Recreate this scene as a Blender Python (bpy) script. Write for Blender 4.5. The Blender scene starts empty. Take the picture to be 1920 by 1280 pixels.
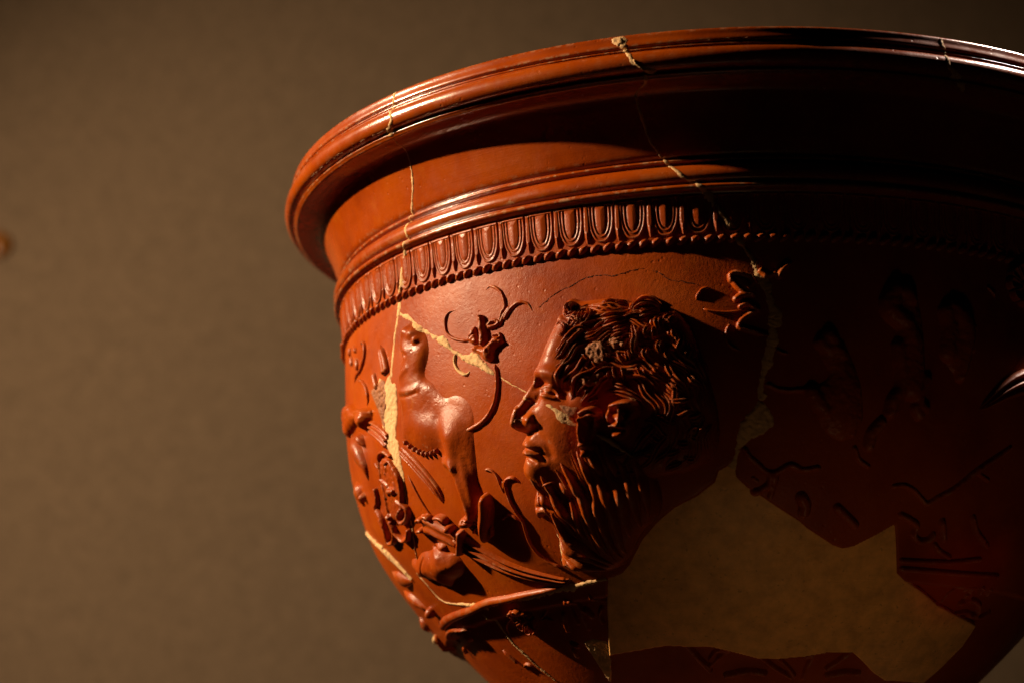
import bpy, bmesh, math, random
import numpy as np
from mathutils import Vector, Matrix
C = bpy.context.scene.collection
scene = bpy.context.scene
random.seed(7); rng = np.random.default_rng(7)
MM = 0.001
RIM_Z = 0.0            # the rim plane of the bowl is z = 0, its axis is x = y = 0

# ------------------------------------------------------------------ camera
cd = bpy.data.cameras.new('camera'); cam = bpy.data.objects.new('camera', cd); C.objects.link(cam)
rot = Matrix([[0.993647, 0.035154, 0.106908], [0.112391, -0.261143, -0.958735], [-0.005785, 0.96466, -0.263435]])
cam.matrix_world = Matrix.Translation(Vector((0.0, -547.7265, -189.5596)) * MM) @ rot.to_4x4()
cd.sensor_width = 36; cd.lens = 69.111; cd.clip_start = 0.01; cd.clip_end = 50
cd.dof.use_dof = True; cd.dof.focus_distance = 0.478; cd.dof.aperture_fstop = 13
scene.camera = cam

# ------------------------------------------------------------------ world, lamps, exposure
w = bpy.data.worlds.new('World'); scene.world = w; w.use_nodes = True
w.node_tree.nodes['Background'].inputs[0].default_value = (0.9, 0.62, 0.4, 1)
w.node_tree.nodes['Background'].inputs[1].default_value = 0.0002
scene.view_settings.view_transform = 'Standard'; scene.view_settings.look = 'None'
scene.view_settings.exposure = 0; scene.view_settings.gamma = 1

def lamp(name, kind, loc, target, power, color, size, angle=40, blend=0.5):
    d = bpy.data.lights.new(name, kind); o = bpy.data.objects.new(name, d); C.objects.link(o)
    o.location = loc
    o.rotation_euler = (Vector(target) - Vector(loc)).to_track_quat('-Z', 'Y').to_euler()
    d.energy = power; d.color = color
    if kind == 'AREA': d.size = size
    else: d.shadow_soft_size = size
    if kind == 'SPOT': d.spot_size = math.radians(angle); d.spot_blend = blend
    return o
def around(az, dist, z):
    a = math.radians(az); return (dist * math.sin(a), -dist * math.cos(a), z)

lamp('key_spot', 'SPOT', around(-78, 0.80, 0.285), (-0.06, -0.07, -0.035), 74, (1.0, 0.76, 0.48), 0.010, 26, 0.9)
lamp('right_spot', 'SPOT', around(107, 0.52, 0.62), (0.10, 0, -0.04), 60, (1.0, 0.82, 0.68), 0.012, 22, 0.4)
lamp('low_fill', 'AREA', (0.0, -0.23, -0.50), (0.02, -0.06, -0.10), 0.009, (1.0, 0.58, 0.26), 0.10)
lamp('added_infill_spot', 'SPOT', (0.03, -0.33, -0.46), (0.033, -0.085, -0.126), 0.36, (1.0, 0.62, 0.27), 0.03, 18, 1.0)  # added fill from below, aimed to brighten the infill panel alone
lamp('wall_spot', 'SPOT', (-0.75, -0.1, 0.25), (-0.31, 0.78, 0.10), 20.5, (1.0, 0.75, 0.51), 0.03, 64, 1.0)
lamp('red_sign_lamp', 'SPOT', around(60, 0.45, -0.36), around(40, 0.085, -0.119), 0.22, (1.0, 0.03, 0.05), 0.004, 4.5, 1.0)

# ------------------------------------------------------------------ the lathe profile of the bowl (mm)
R = 125.0; UR = 105.0
PROF = [(0.97,0.0),(0.976,0.0045),(0.984,0.0058),(0.989,0.005),(0.9925,0.0015),(0.994,-0.0085),(0.9965,-0.018),(0.996,-0.022),(0.9915,-0.0243),(0.9915,-0.026),(0.996,-0.028),(0.9975,-0.03),(0.9945,-0.032),(0.996,-0.034),(1.0025,-0.0395),(1.0065,-0.0485),(1.0065,-0.0565),(1.0035,-0.0645),(0.998,-0.07),(0.991,-0.072),(0.986,-0.0725),(0.98,-0.0745),(0.9865,-0.078),(0.982,-0.0815),(0.98,-0.0845),(0.955,-0.085),(0.938,-0.087),(0.926,-0.093),(0.917,-0.11),(0.907,-0.13),(0.897,-0.155),(0.888,-0.18),(0.88,-0.2),(0.874,-0.2045),(0.8735,-0.2065),(0.879,-0.2095),(0.8805,-0.2125),(0.878,-0.215),(0.873,-0.2165),(0.8725,-0.2195),(0.879,-0.2225),(0.887,-0.23),(0.892,-0.24),(0.892,-0.249),(0.888,-0.2555),(0.883,-0.258),(0.8825,-0.261),(0.889,-0.264),(0.8915,-0.268),(0.89,-0.272),(0.884,-0.275),(0.879,-0.277),(0.874,-0.285),(0.87,-0.31),(0.867,-0.34),(0.865,-0.37),(0.864,-0.42),(0.862,-0.5),(0.857,-0.58),(0.845,-0.66),(0.823,-0.74),(0.79,-0.82),(0.745,-0.89),(0.69,-0.96),(0.63,-1.03),(0.56,-1.1),(0.48,-1.17),(0.4,-1.225),(0.33,-1.26),(0.28,-1.28),(0.26,-1.3),(0.27,-1.36),(0.33,-1.42),(0.36,-1.45),(0.36,-1.48)]
def dense(P):
    P = np.array(P) * R; out = []
    Qp = np.vstack([2*P[0]-P[1], P, 2*P[-1]-P[-2]])
    for i in range(len(P)-1):
        p0, p1, p2, p3 = Qp[i:i+4]
        k = lambda a, b: np.linalg.norm(b-a)**.5 + 1e-9
        t0 = 0; t1 = t0+k(p0, p1); t2 = t1+k(p1, p2); t3 = t2+k(p2, p3)
        m = max(3, int(np.linalg.norm(p2-p1)/.3))
        t = np.linspace(t1, t2, m, endpoint=False)[:, None]
        A1 = (t1-t)/(t1-t0)*p0+(t-t0)/(t1-t0)*p1; A2 = (t2-t)/(t2-t1)*p1+(t-t1)/(t2-t1)*p2; A3 = (t3-t)/(t3-t2)*p2+(t-t2)/(t3-t2)*p3
        B1 = (t2-t)/(t2-t0)*A1+(t-t0)/(t2-t0)*A2; B2 = (t3-t)/(t3-t1)*A2+(t-t1)/(t3-t1)*A3
        out.append((t2-t)/(t2-t1)*B1+(t-t1)/(t2-t1)*B2)
    return np.vstack(out+[P[-1:]])
RZ = dense(PROF)
SS = np.concatenate([[0], np.cumsum(np.linalg.norm(np.diff(RZ, axis=0), axis=1))])
TT = np.gradient(RZ, axis=0); TT /= np.linalg.norm(TT, axis=1)[:, None]
def at_s(s):
    r = np.interp(s, SS, RZ[:, 0]); z = np.interp(s, SS, RZ[:, 1])
    tr = np.interp(s, SS, TT[:, 0]); tz = np.interp(s, SS, TT[:, 1])
    return r, z, -tz, tr                      # radius, height, outward normal
def s_of_z(zz):                               # zz in rim radii
    i = np.argmin(abs(RZ[:, 1] - zz*R)); return SS[i]
# hand-made unevenness shared by the wall and everything that sits on it
_w = [(rng.uniform(.6, 2.4), rng.uniform(2, 9), rng.uniform(0, 6.28), rng.uniform(.03, .1)) for _ in range(10)]
def step_in(u, s):                            # the wall steps in below the ring moulding
    return -1.7*np.clip((s-np.where(u < 0, 148.4-.045*u, 147.)-1.2)/1.5, 0, 1)
def wob(u, s):
    u = np.asarray(u, float); s = np.asarray(s, float)
    o = step_in(u, s)
    for a, b, c, d in _w: o = o + np.clip((s-70)/12, 0, 1)*d*np.sin(a*6*u/UR + c)*np.sin(s/b*.35 + c*2)
    return o
def surf(u, s, h=0.0):
    """mm along the wall, mm down the profile, mm proud of it -> metres"""
    u = np.asarray(u, float); s = np.asarray(s, float)
    r, z, nr, nz = at_s(s); hh = h + wob(u, s)
    th = u/UR; rr = r + nr*hh; z = z + nz*hh
    return np.stack([rr*np.sin(th), -rr*np.cos(th), z], -1)*MM

# ------------------------------------------------------------------ object helpers
def link(name, verts, faces, mat, parent=None, smooth=True):
    me = bpy.data.meshes.new(name)
    verts = np.asarray(verts, np.float32).reshape(-1, 3)
    if isinstance(faces, np.ndarray):
        n, k = faces.shape
        me.vertices.add(len(verts)); me.vertices.foreach_set('co', verts.ravel())
        me.loops.add(n*k); me.loops.foreach_set('vertex_index', faces.astype(np.int32).ravel())
        me.polygons.add(n); me.polygons.foreach_set('loop_start', np.arange(0, n*k, k, dtype=np.int32))
        me.update(calc_edges=True); me.validate()
    else:
        me.from_pydata([tuple(v) for v in verts], [], faces); me.update()
    me.polygons.foreach_set('use_smooth', np.full(len(me.polygons), smooth))
    o = bpy.data.objects.new(name, me); C.objects.link(o)
    if mat: me.materials.append(mat)
    if parent: o.parent = parent
    return o
def grid_faces(nu, nv, wrap=False, mask=None):
    i = np.arange(nu if wrap else nu-1); j = np.arange(nv-1)
    I, J = np.meshgrid(i, j, indexing='ij'); I2 = (I+1) % nu
    f = np.stack([I*nv+J, I*nv+J+1, I2*nv+J+1, I2*nv+J], -1)
    if mask is not None: f = f[mask]
    return f.reshape(-1, 4)
def copy_of(o, mw, parent):
    c = o.copy(); C.objects.link(c); c.parent = parent; c.matrix_world = mw; return c

# ------------------------------------------------------------------ materials
def new_mat(name):
    m = bpy.data.materials.new(name); m.use_nodes = True; nt = m.node_tree
    return m, nt, nt.nodes['Principled BSDF'], nt.nodes.new, nt.links.new
def noise(nt, vec, scale, detail=3, rough=.55):
    n = nt.nodes.new('ShaderNodeTexNoise'); n.inputs['Scale'].default_value = scale
    n.inputs['Detail'].default_value = detail; n.inputs['Roughness'].default_value = rough
    nt.links.new(vec, n.inputs['Vector']); return n.outputs['Fac']
def ramp(nt, fac, stops):
    r = nt.nodes.new('ShaderNodeValToRGB'); e = r.color_ramp.elements
    while len(e) < len(stops): e.new(.5)
    for el, (p, c) in zip(e, stops): el.position = p; el.color = (*c, 1) if len(c) == 3 else c
    nt.links.new(fac, r.inputs[0]); return r.outputs[0]
def math_(nt, op, a, b=None):
    n = nt.nodes.new('ShaderNodeMath'); n.operation = op
    for i, v in enumerate((a, b)):
        if v is None: continue
        if isinstance(v, (int, float)): n.inputs[i].default_value = v
        else: nt.links.new(v, n.inputs[i])
    return n.outputs[0]
def mixc(nt, fac, a, b):
    n = nt.nodes.new('ShaderNodeMix'); n.data_type = 'RGBA'
    for i, v in ((0, fac), (6, a), (7, b)):
        if isinstance(v, tuple): n.inputs[i].default_value = (*v, 1)
        elif isinstance(v, (int, float)): n.inputs[i].default_value = v
        else: nt.links.new(v, n.inputs[i])
    return n.outputs[2]
def bump(nt, h, dist, strength=1, prev=None):
    b = nt.nodes.new('ShaderNodeBump'); b.inputs['Distance'].default_value = dist; b.inputs['Strength'].default_value = strength
    nt.links.new(h, b.inputs['Height'])
    if prev is not None: nt.links.new(prev, b.inputs['Normal'])
    return b.outputs[0]
CLAY = (0.42, 0.22, 0.115)
def slip_material(name, wheel=0.0, wear=0.0, base=(0.30, 0.043, 0.0004), rough=.36, spec=.4, grainy=1.0):
    m, nt, P, N_, L_ = new_mat(name)
    vec = N_('ShaderNodeTexCoord').outputs['Object']
    big = noise(nt, vec, 45, 4, .6); fine = noise(nt, vec, 900, 3, .6); grain = noise(nt, vec, 3600, 2, .5)
    col = ramp(nt, big, [(.28, (base[0]*.66, base[1]*.55, base[2]*.6)), (.5, base), (.74, (base[0]*1.22, base[1]*1.5, base[2]*2))])
    speck = ramp(nt, fine, [(.62, (0, 0, 0)), (.72, (1, 1, 1))])
    col = mixc(nt, math_(nt, 'MULTIPLY', speck, .25), col, (base[0]*.55, base[1]*.45, base[2]*.5))
    nrm = bump(nt, grain, .00005, .6*grainy)
    nrm = bump(nt, fine, .00016, .45*grainy, nrm)
    vor = N_('ShaderNodeTexVoronoi'); vor.inputs['Scale'].default_value = 520; L_(vec, vor.inputs['Vector'])
    gate = ramp(nt, noise(nt, vec, 160, 2), [(.52, (0, 0, 0)), (.62, (1, 1, 1))])
    pit = ramp(nt, vor.outputs['Distance'], [(.05, (0, 0, 0)), (.24, (1, 1, 1))])
    pit = math_(nt, 'SUBTRACT', 1, math_(nt, 'MULTIPLY', math_(nt, 'SUBTRACT', 1, pit), gate))
    nrm = bump(nt, pit, .00016, .5, nrm)
    if wheel:
        mp = N_('ShaderNodeMapping'); mp.inputs['Scale'].default_value = (6, 6, 3200); L_(vec, mp.inputs['Vector'])
        nrm = bump(nt, noise(nt, mp.outputs[0], 1, 3, .7), .00007, wheel, nrm)
    if wear:
        g = N_('ShaderNodeNewGeometry')
        pt = ramp(nt, g.outputs['Pointiness'], [(.505, (0, 0, 0)), (.54, (1, 1, 1))])
        wn = ramp(nt, noise(nt, vec, 420, 5, .7), [(.50, (0, 0, 0)), (.60, (1, 1, 1))])
        wf = math_(nt, 'MULTIPLY', math_(nt, 'MULTIPLY', pt, wn), wear)
        col = mixc(nt, wf, col, CLAY)
    scuff = ramp(nt, noise(nt, vec, 110, 6, .75), [(.56, (0, 0, 0)), (.66, (1, 1, 1))])
    col = mixc(nt, math_(nt, 'MULTIPLY', scuff, .30), col, (base[0]*1.25, base[1]*2.0, base[2]*6))
    L_(col, P.inputs['Base Color']); L_(nrm, P.inputs['Normal'])
    L_(ramp(nt, noise(nt, vec, 85, 5, .7), [(.3, (rough*.72,)*3), (.7, (rough*1.4,)*3)]), P.inputs['Roughness'])
    P.inputs['Specular IOR Level'].default_value = spec
    return m
SLIP = slip_material('red_slip', wear=.0, rough=.40, spec=.14)
SLIP_RIM = slip_material('red_slip_rim', wheel=.35, wear=.8, rough=.23, spec=.75, grainy=.45)
SLIP_RELIEF = slip_material('red_slip_relief', wear=.35, rough=.37, spec=.22)
def clay_material(name, c, rough, bumpd, streak=False):
    m, nt, P, N_, L_ = new_mat(name)
    vec = N_('ShaderNodeTexCoord').outputs['Object']
    a = noise(nt, vec, 220, 5, .65); b = noise(nt, vec, 1800, 4, .7)
    col = ramp(nt, a, [(.3, tuple(x*.72 for x in c)), (.55, c), (.75, tuple(min(1, x*1.18) for x in c))])
    sp = ramp(nt, noise(nt, vec, 700, 2), [(.66, (0, 0, 0)), (.72, (1, 1, 1))])
    col = mixc(nt, math_(nt, 'MULTIPLY', sp, .5), col, tuple(x*.4 for x in c))
    L_(col, P.inputs['Base Color']); P.inputs['Roughness'].default_value = rough; P.inputs['Specular IOR Level'].default_value = .25
    L_(bump(nt, b, bumpd, .8, bump(nt, a, bumpd*3, .6)), P.inputs['Normal'])
    return m
PLASTER = clay_material('mend_plaster', (0.64, 0.38, 0.17), .75, .0002)
INFILL = clay_material('infill_plaster', (0.84, 0.41, 0.12), .45, .00003)
def scratched(m):
    nt = m.node_tree; P = nt.nodes['Principled BSDF']; vec = nt.nodes.new('ShaderNodeTexCoord').outputs['Object']; prev = P.inputs['Normal'].links[0].from_socket
    mp = nt.nodes.new('ShaderNodeMapping'); mp.inputs['Scale'].default_value = (60, 60, 900); mp.inputs['Rotation'].default_value = (.4, .5, .2); nt.links.new(vec, mp.inputs['Vector'])
    sc = ramp(nt, noise(nt, mp.outputs[0], 1, 3, .6), [(.60, (0, 0, 0)), (.66, (1, 1, 1))])
    nt.links.new(bump(nt, sc, .00006, .6, prev), P.inputs['Normal'])
scratched(INFILL)
CLAYM = clay_material('worn_clay', (0.30, 0.10, 0.034), .6, .0002)
CHIP = clay_material('chipped_clay', (0.44, 0.23, 0.12), .7, .0002)
CRACK = clay_material('dark_crack', (0.03, 0.012, 0.006), .9, .0001)  # near-black colour for the thin crack ribbons
WALL = clay_material('brown_wall', (0.29, 0.195, 0.113), .9, .00005)

# ------------------------------------------------------------------ backdrop
link('wall', [(-2.5, .78, -1.2), (2.5, .78, -1.2), (2.5, .78, 1.6), (-2.5, .78, 1.6)], [(0, 1, 2, 3)], WALL, None, False)['kind'] = 'structure'

# ------------------------------------------------------------------ the bowl
bowl = bpy.data.objects.new('bowl', None); C.objects.link(bowl); bowl.location = (0, 0, -1.48*R*MM)
bpy.context.view_layer.update()
def part(name, v, f, mat, parent=bowl, smooth=True):
    v = np.asarray(v, float).reshape(-1, 3) - np.array([0, 0, -1.48*R*MM])
    return link(name, v, f, mat, parent, smooth)
S_NECK = s_of_z(-.093); S_MOULD = s_of_z(-.2045); S_WALL = s_of_z(-.285); S_FOOT = s_of_z(-1.285)
th = np.radians(np.concatenate([np.arange(-108, 108, .25), np.arange(108, 252, 1.5)]))
def lathe(name, s0, s1, ds, mat, disp=None):
    s = np.linspace(s0, s1, max(4, int((s1-s0)/ds)))
    U, S_ = np.meshgrid(th*UR, s, indexing='ij')
    U = np.where(U > math.pi*UR, U-2*math.pi*UR, U)
    h = disp(U, S_) if disp is not None else 0
    return part(name, surf(U, S_, h), grid_faces(len(th), len(s), True), mat)
S_LIP = 0
rim = lathe('rim', 0, S_NECK, .28, SLIP_RIM)
neck = lathe('neck', S_NECK, S_MOULD, .5, SLIP_RIM)
mould = lathe('moulding', S_MOULD, S_WALL, .28, SLIP_RIM)

# ------------------------------------------------------------------ modelling the relief
def smooth_path(P, step=.5, closed=False):
    P = np.array(P, float)
    if len(P) < 2: return P
    if len(P) == 2:
        n = max(2, int(np.linalg.norm(P[1]-P[0])/step)); t = np.linspace(0, 1, n)[:, None]; return P[0]*(1-t)+P[1]*t
    Qp = np.vstack([P[-1:], P, P[:2]]) if closed else np.vstack([2*P[0]-P[1], P, 2*P[-1]-P[-2]])
    out = []
    for i in range(len(P) if closed else len(P)-1):
        p0, p1, p2, p3 = Qp[i:i+4]; k = lambda a, b: np.linalg.norm(b-a)**.5+1e-6
        t0 = 0; t1 = k(p0, p1); t2 = t1+k(p1, p2); t3 = t2+k(p2, p3)
        n = max(2, int(np.linalg.norm(p2-p1)/step)); t = np.linspace(t1, t2, n, endpoint=False)[:, None]
        A1 = (t1-t)/(t1-t0)*p0+(t-t0)/(t1-t0)*p1; A2 = (t2-t)/(t2-t1)*p1+(t-t1)/(t2-t1)*p2; A3 = (t3-t)/(t3-t2)*p2+(t-t2)/(t3-t2)*p3
        B1 = (t2-t)/(t2-t0)*A1+(t-t0)/(t2-t0)*A2; B2 = (t3-t)/(t3-t1)*A2+(t-t1)/(t3-t1)*A3
        out.append((t2-t)/(t2-t1)*B1+(t-t1)/(t2-t1)*B2)
    return np.vstack(out+([] if closed else [P[-1:]]))
def seg_dist(U, V, P, closed=False):
    U = np.atleast_1d(np.asarray(U, float)); V = np.atleast_1d(np.asarray(V, float))
    """distance to a polyline and how far along it (0..1)"""
    A = P if closed else P[:-1]; B = np.roll(P, -1, 0) if closed else P[1:]
    L = np.linalg.norm(B-A, axis=1); cum = np.concatenate([[0], np.cumsum(L)]); tot = cum[-1]+1e-9
    best = np.full(U.shape, 1e9); par = np.zeros(U.shape)
    for a, b, l, c in zip(A, B, L, cum):
        d = b-a; t = np.clip(((U-a[0])*d[0]+(V-a[1])*d[1])/(l*l+1e-12), 0, 1)
        q = (U-a[0]-t*d[0])**2+(V-a[1]-t*d[1])**2
        m = q < best; best[m] = q[m]; par[m] = (c+t[m]*l)/tot
    return np.sqrt(best), par
def inside(U, V, P):
    U = np.atleast_1d(np.asarray(U, float)); V = np.atleast_1d(np.asarray(V, float))
    r = np.zeros(U.shape, bool)
    for a, b in zip(P, np.roll(P, -1, 0)):
        c = ((a[1] > V) != (b[1] > V)) & (U < (b[0]-a[0])*(V-a[1])/(b[1]-a[1]+1e-12)+a[0]); r ^= c
    return r
def sdf(U, V, P):
    d, _ = seg_dist(U, V, P, True); return np.where(inside(U, V, P), d, -d)
def vnoise(U, V, sc, seed=0):
    """irregular value noise, about -1..1, features about sc mm"""
    r = np.random.default_rng(seed+50); o = 0; amp = 1.0
    for k in range(3):
        T_ = r.uniform(-1, 1, (64, 64)); a = r.uniform(0, 6.28); f = 2.0**k/sc*1.7
        x = (np.asarray(U)*math.cos(a)+np.asarray(V)*math.sin(a))*f+500; y = (-np.asarray(U)*math.sin(a)+np.asarray(V)*math.cos(a))*f+500
        i = np.floor(x).astype(int); j = np.floor(y).astype(int); x = x-i; y = y-j; x = x*x*(3-2*x); y = y*y*(3-2*y)
        g = lambda p, q: T_[(i+p) % 64, (j+q) % 64]
        o = o+amp*(g(0, 0)*(1-x)*(1-y)+g(1, 0)*x*(1-y)+g(0, 1)*(1-x)*y+g(1, 1)*x*y); amp *= .5
    return o
ss = lambda a, b, x: (lambda t: t*t*(3-2*t))(np.clip((x-a)/(b-a), 0, 1))
class Field:
    """a height field modelled on the wall like clay pressed from a mould (all in mm)"""
    def __init__(self, pts, pad=2.5, g=.22):
        P = np.array([p for q in pts for p in q]); lo = P.min(0)-pad; hi = P.max(0)+pad
        self.u = np.arange(lo[0], hi[0], g); self.v = np.arange(lo[1], hi[1], g); self.g = g
        self.U, self.V = np.meshgrid(self.u, self.v, indexing='ij'); self.H = np.full(self.U.shape, -.6)
    def poly(self, P, H, w, p=.5, smooth=True, soft=0):
        P = smooth_path(P, .6, True) if smooth else np.array(P); d = sdf(self.U, self.V, P)
        t = np.clip(d/w, 0, 1); h = H*(1-(1-t)**2)**p
        h = np.where(d > 0, h, np.maximum(d*3, -.6))
        self.H = np.maximum(self.H, h); return self
    def stroke(self, P, w, h, k='add', pr='gauss'):
        P = smooth_path(P, .6); d, t = seg_dist(self.U, self.V, P)
        w = np.interp(t, np.linspace(0, 1, len(w)), w) if np.ndim(w) else w
        h = np.interp(t, np.linspace(0, 1, len(h)), h) if np.ndim(h) else h
        x = d/w
        if k == 'add': self.H = self.H+np.where(self.H > -.55, h*np.exp(-1.6*x*x), 0)
        else:
            r = h*np.sqrt(np.clip(1-x*x, 0, 1)); self.H = np.maximum(self.H, np.where(x < 1, r, np.maximum(-(d-w)*3, -.6)))
        return self
    def blob(self, c, rx, ry, h, ang=0, k='add'):
        c = np.array(c).reshape(-1, 2)
        for q in c:
            a = math.radians(ang); x = self.U-q[0]; y = self.V-q[1]
            X = (x*math.cos(a)+y*math.sin(a))/rx; Y = (-x*math.sin(a)+y*math.cos(a))/ry; e = X*X+Y*Y
            if k == 'add': self.H = self.H+np.where(self.H > -.55, h*np.exp(-1.4*e), 0)
            else: self.H = np.maximum(self.H, np.where(e < 1, h*np.sqrt(np.clip(1-e, 0, 1)), np.maximum(-(np.sqrt(e)-1)*min(rx, ry)*3, -.6)))
        return self
    def rough(self, a, sc, seed=0): self.H = self.H+np.where(self.H > .2, a*vnoise(self.U, self.V, sc, seed), 0); return self
    def blur(self, mm):
        k = np.exp(-.5*(np.arange(-int(3*mm/self.g), int(3*mm/self.g)+1)*self.g/mm)**2); k /= k.sum()
        for ax in (0, 1): self.H = np.apply_along_axis(lambda a: np.convolve(np.pad(a, len(k)//2, 'edge'), k, 'valid'), ax, self.H)
        return self
    def at(self, u, v):
        i = np.clip((np.asarray(u)-self.u[0])/self.g, 0, len(self.u)-1.001); j = np.clip((np.asarray(v)-self.v[0])/self.g, 0, len(self.v)-1.001)
        a = i.astype(int); b = j.astype(int); x = i-a; y = j-b; H = self.H
        return H[a, b]*(1-x)*(1-y)+H[a+1, b]*x*(1-y)+H[a, b+1]*(1-x)*y+H[a+1, b+1]*x*y
    def build(self, name, mat, parent=None, add=0.0):
        H = self.H; m = np.maximum(np.maximum(H[:-1, :-1], H[1:, :-1]), np.maximum(H[:-1, 1:], H[1:, 1:])) > -.5
        f = grid_faces(len(self.u), len(self.v), False, m)
        used, inv = np.unique(f, return_inverse=True)
        P = surf(self.U.ravel()[used], self.V.ravel()[used], H.ravel()[used]+add)
        return part(name, P, inv.reshape(-1, 4), mat, parent or bowl)
DS = s_of_z(-.3147)-60.64          # where the egg band sits
flat = lambda u, v: np.zeros(np.shape(u))
def lock(name, P, w, h, mat=None, parent=None, base=flat, ridges=0, taper=(.25, .15), sink=.35, step=.45, depth=.16, jitter=0.0, soft=.5):
    """a pressed strip of clay that follows a path: lock of hair, tendril, rib (w = half width)"""
    P = smooth_path(P, step); n = len(P)
    T = np.gradient(P, axis=0); T /= np.linalg.norm(T, axis=1)[:, None]+1e-9; Nn = np.stack([-T[:, 1], T[:, 0]], 1)
    t = np.linspace(0, 1, n)
    W = np.interp(t, np.linspace(0, 1, len(w)), w) if np.ndim(w) else np.full(n, w)
    Hh = np.interp(t, np.linspace(0, 1, len(h)), h) if np.ndim(h) else np.full(n, h)
    tp = np.clip(np.minimum(t/max(taper[0], 1e-3), 1), 0, 1)**.6*np.clip(np.minimum((1-t)/max(taper[1], 1e-3), 1), 0, 1)**.6
    W = W*np.maximum(tp, .04); Hh = Hh*tp*(1 if 'lock' in name else .82)
    if jitter: Hh = Hh*(1+jitter*np.sin(t*n*.55+P[0, 0])); W = W*(1+jitter*.6*np.sin(t*n*.83+P[0, 1]))
    m = 9 if not ridges else 6*ridges+3
    x = np.linspace(-1, 1, m)
    prof = np.clip(1-x*x, 0, 1)**soft
    if ridges: prof = (prof**.6 if soft == .5 else prof)*(1-depth*2*(.5+.5*np.cos(x*math.pi*ridges+(math.pi if ridges % 2 == 0 else 0))*(-1))*(1-x**6))
    U = P[:, None, 0]+Nn[:, None, 0]*W[:, None]*x; V = P[:, None, 1]+Nn[:, None, 1]*W[:, None]*x
    b = np.asarray(base(U, V)); b = np.maximum(b, 0)
    H = b-sink+(Hh[:, None]+sink*tp[:, None])*prof
    return part(name, surf(U, V, H), grid_faces(n, m), mat or SLIP_RELIEF, parent or bowl)
def patch(name, P, mat, base=flat, h=.12, rough=.1, g=.25, edge=.35, parent=None, seed=1, ragged=.25):
    """a spall or filled area lying on the surface inside an outline"""
    P = smooth_path(P, .6, True) if ragged >= 0 else smooth_path(P, .6, True)
    F = Field([P], 1.2, g); d = sdf(F.U, F.V, P)+max(ragged, 0)*vnoise(F.U, F.V, 1.6, seed)
    F.H = np.where(d > -.3, np.maximum(np.asarray(base(F.U, F.V)), 0)+h*np.clip(d/edge, -1.6, 1)+rough*vnoise(F.U, F.V, 1.1, seed+3)*ss(0, 1, d), -.6)
    F.H = np.where((F.H < -.3), -.6, F.H)
    return F.build(name, mat, parent)
def seam(name, P, w, mat=None, h=.14, parent=None, base=flat, seed=0):
    """a ragged ribbon of mending plaster along a break"""
    P = smooth_path(P, .3); n = len(P); r = np.random.default_rng(seed+11)
    k = np.convolve(r.normal(0, 1, n+8), np.ones(5)/5, 'same')[4:-4]; k2 = np.convolve(r.normal(0, 1, n+8), np.ones(3)/3, 'same')[4:-4]
    P = P+np.stack([k, k2], 1)*.12
    T = np.gradient(P, axis=0); T /= np.linalg.norm(T, axis=1)[:, None]+1e-9; Nn = np.stack([-T[:, 1], T[:, 0]], 1)
    W = np.interp(np.linspace(0, 1, n), np.linspace(0, 1, len(w)), w) if np.ndim(w) else np.full(n, w)
    W = W*np.clip(1+.35*k+.25*k2, .35, 2); h = h*.6
    x = np.array([-1, -.55, 0, .55, 1]); pr = np.array([-.25, h, h*1.2, h, -.25])
    U = P[:, None, 0]+Nn[:, None, 0]*W[:, None]*x; V = P[:, None, 1]+Nn[:, None, 1]*W[:, None]*x
    H = np.maximum(np.asarray(base(U, V)), 0)+pr+np.where(abs(x) < .9, .06*r.normal(0, 1, (n, 5)), 0)
    H = H+np.where((V > DS+55.8) & (V < DS+66.2), .45, 0)
    return part(name, surf(U, V, H), grid_faces(n, 5), mat or PLASTER, parent or bowl)

# ------------------------------------------------------------------ wall with the missing sherd
INFILL_P = [(1.81,118.54),(2.16,122.01),(4.69,124.45),(8.07,126.62),(12.21,129.44),(15.85,131.66),(18.14,132.98),(20.46,134.83),(27.89,138.97),(30.91,139.9),(33.98,139.16),(39.69,136),(44.38,132.98),(49.68,146.04),(53.64,148.28),(60.34,150.74),(69.76,154.52),(81.41,157.05),(93.11,158.94),(93.57,165.45),(90.31,173.34),(87.01,178.14),(64.4,178.12),(57.31,175.97),(44.07,169.59),(35.03,169.66),(26.04,171.16),(16.23,172.03),(8.96,171.89),(-0.74,169.65),(-8.2,168.11),(-18.32,167.83),(-24.08,167.35),(-33.51,168.11),(-42.51,168.75),(-47.25,169.09),(-42.58,159.57),(-37.45,147.12),(-37.25,146.66),(-32.05,145.26),(-29.11,143.02),(-23.9,136.57),(-19.01,132.29),(-13.93,128.73),(-7.99,126.2),(-3.48,123.04),(-2.44,120.41),(0.31,118.97)]
def pressed(U, S_):
    """the wall stops at the edge of the missing sherd"""
    P = np.array(INFILL_P); m = (U > P[:, 0].min()-3) & (U < P[:, 0].max()+3) & (S_ > P[:, 1].min()-3) & (S_ < P[:, 1].max()+3)
    h = np.zeros(U.shape); h[m] = -1.1*ss(-.1, .75, sdf(U[m], S_[m], P)); return h
wall_p = lathe('body_wall', S_WALL, S_FOOT, .5, SLIP, pressed)
foot = lathe('foot', S_FOOT, SS[-1], .8, SLIP)

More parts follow.
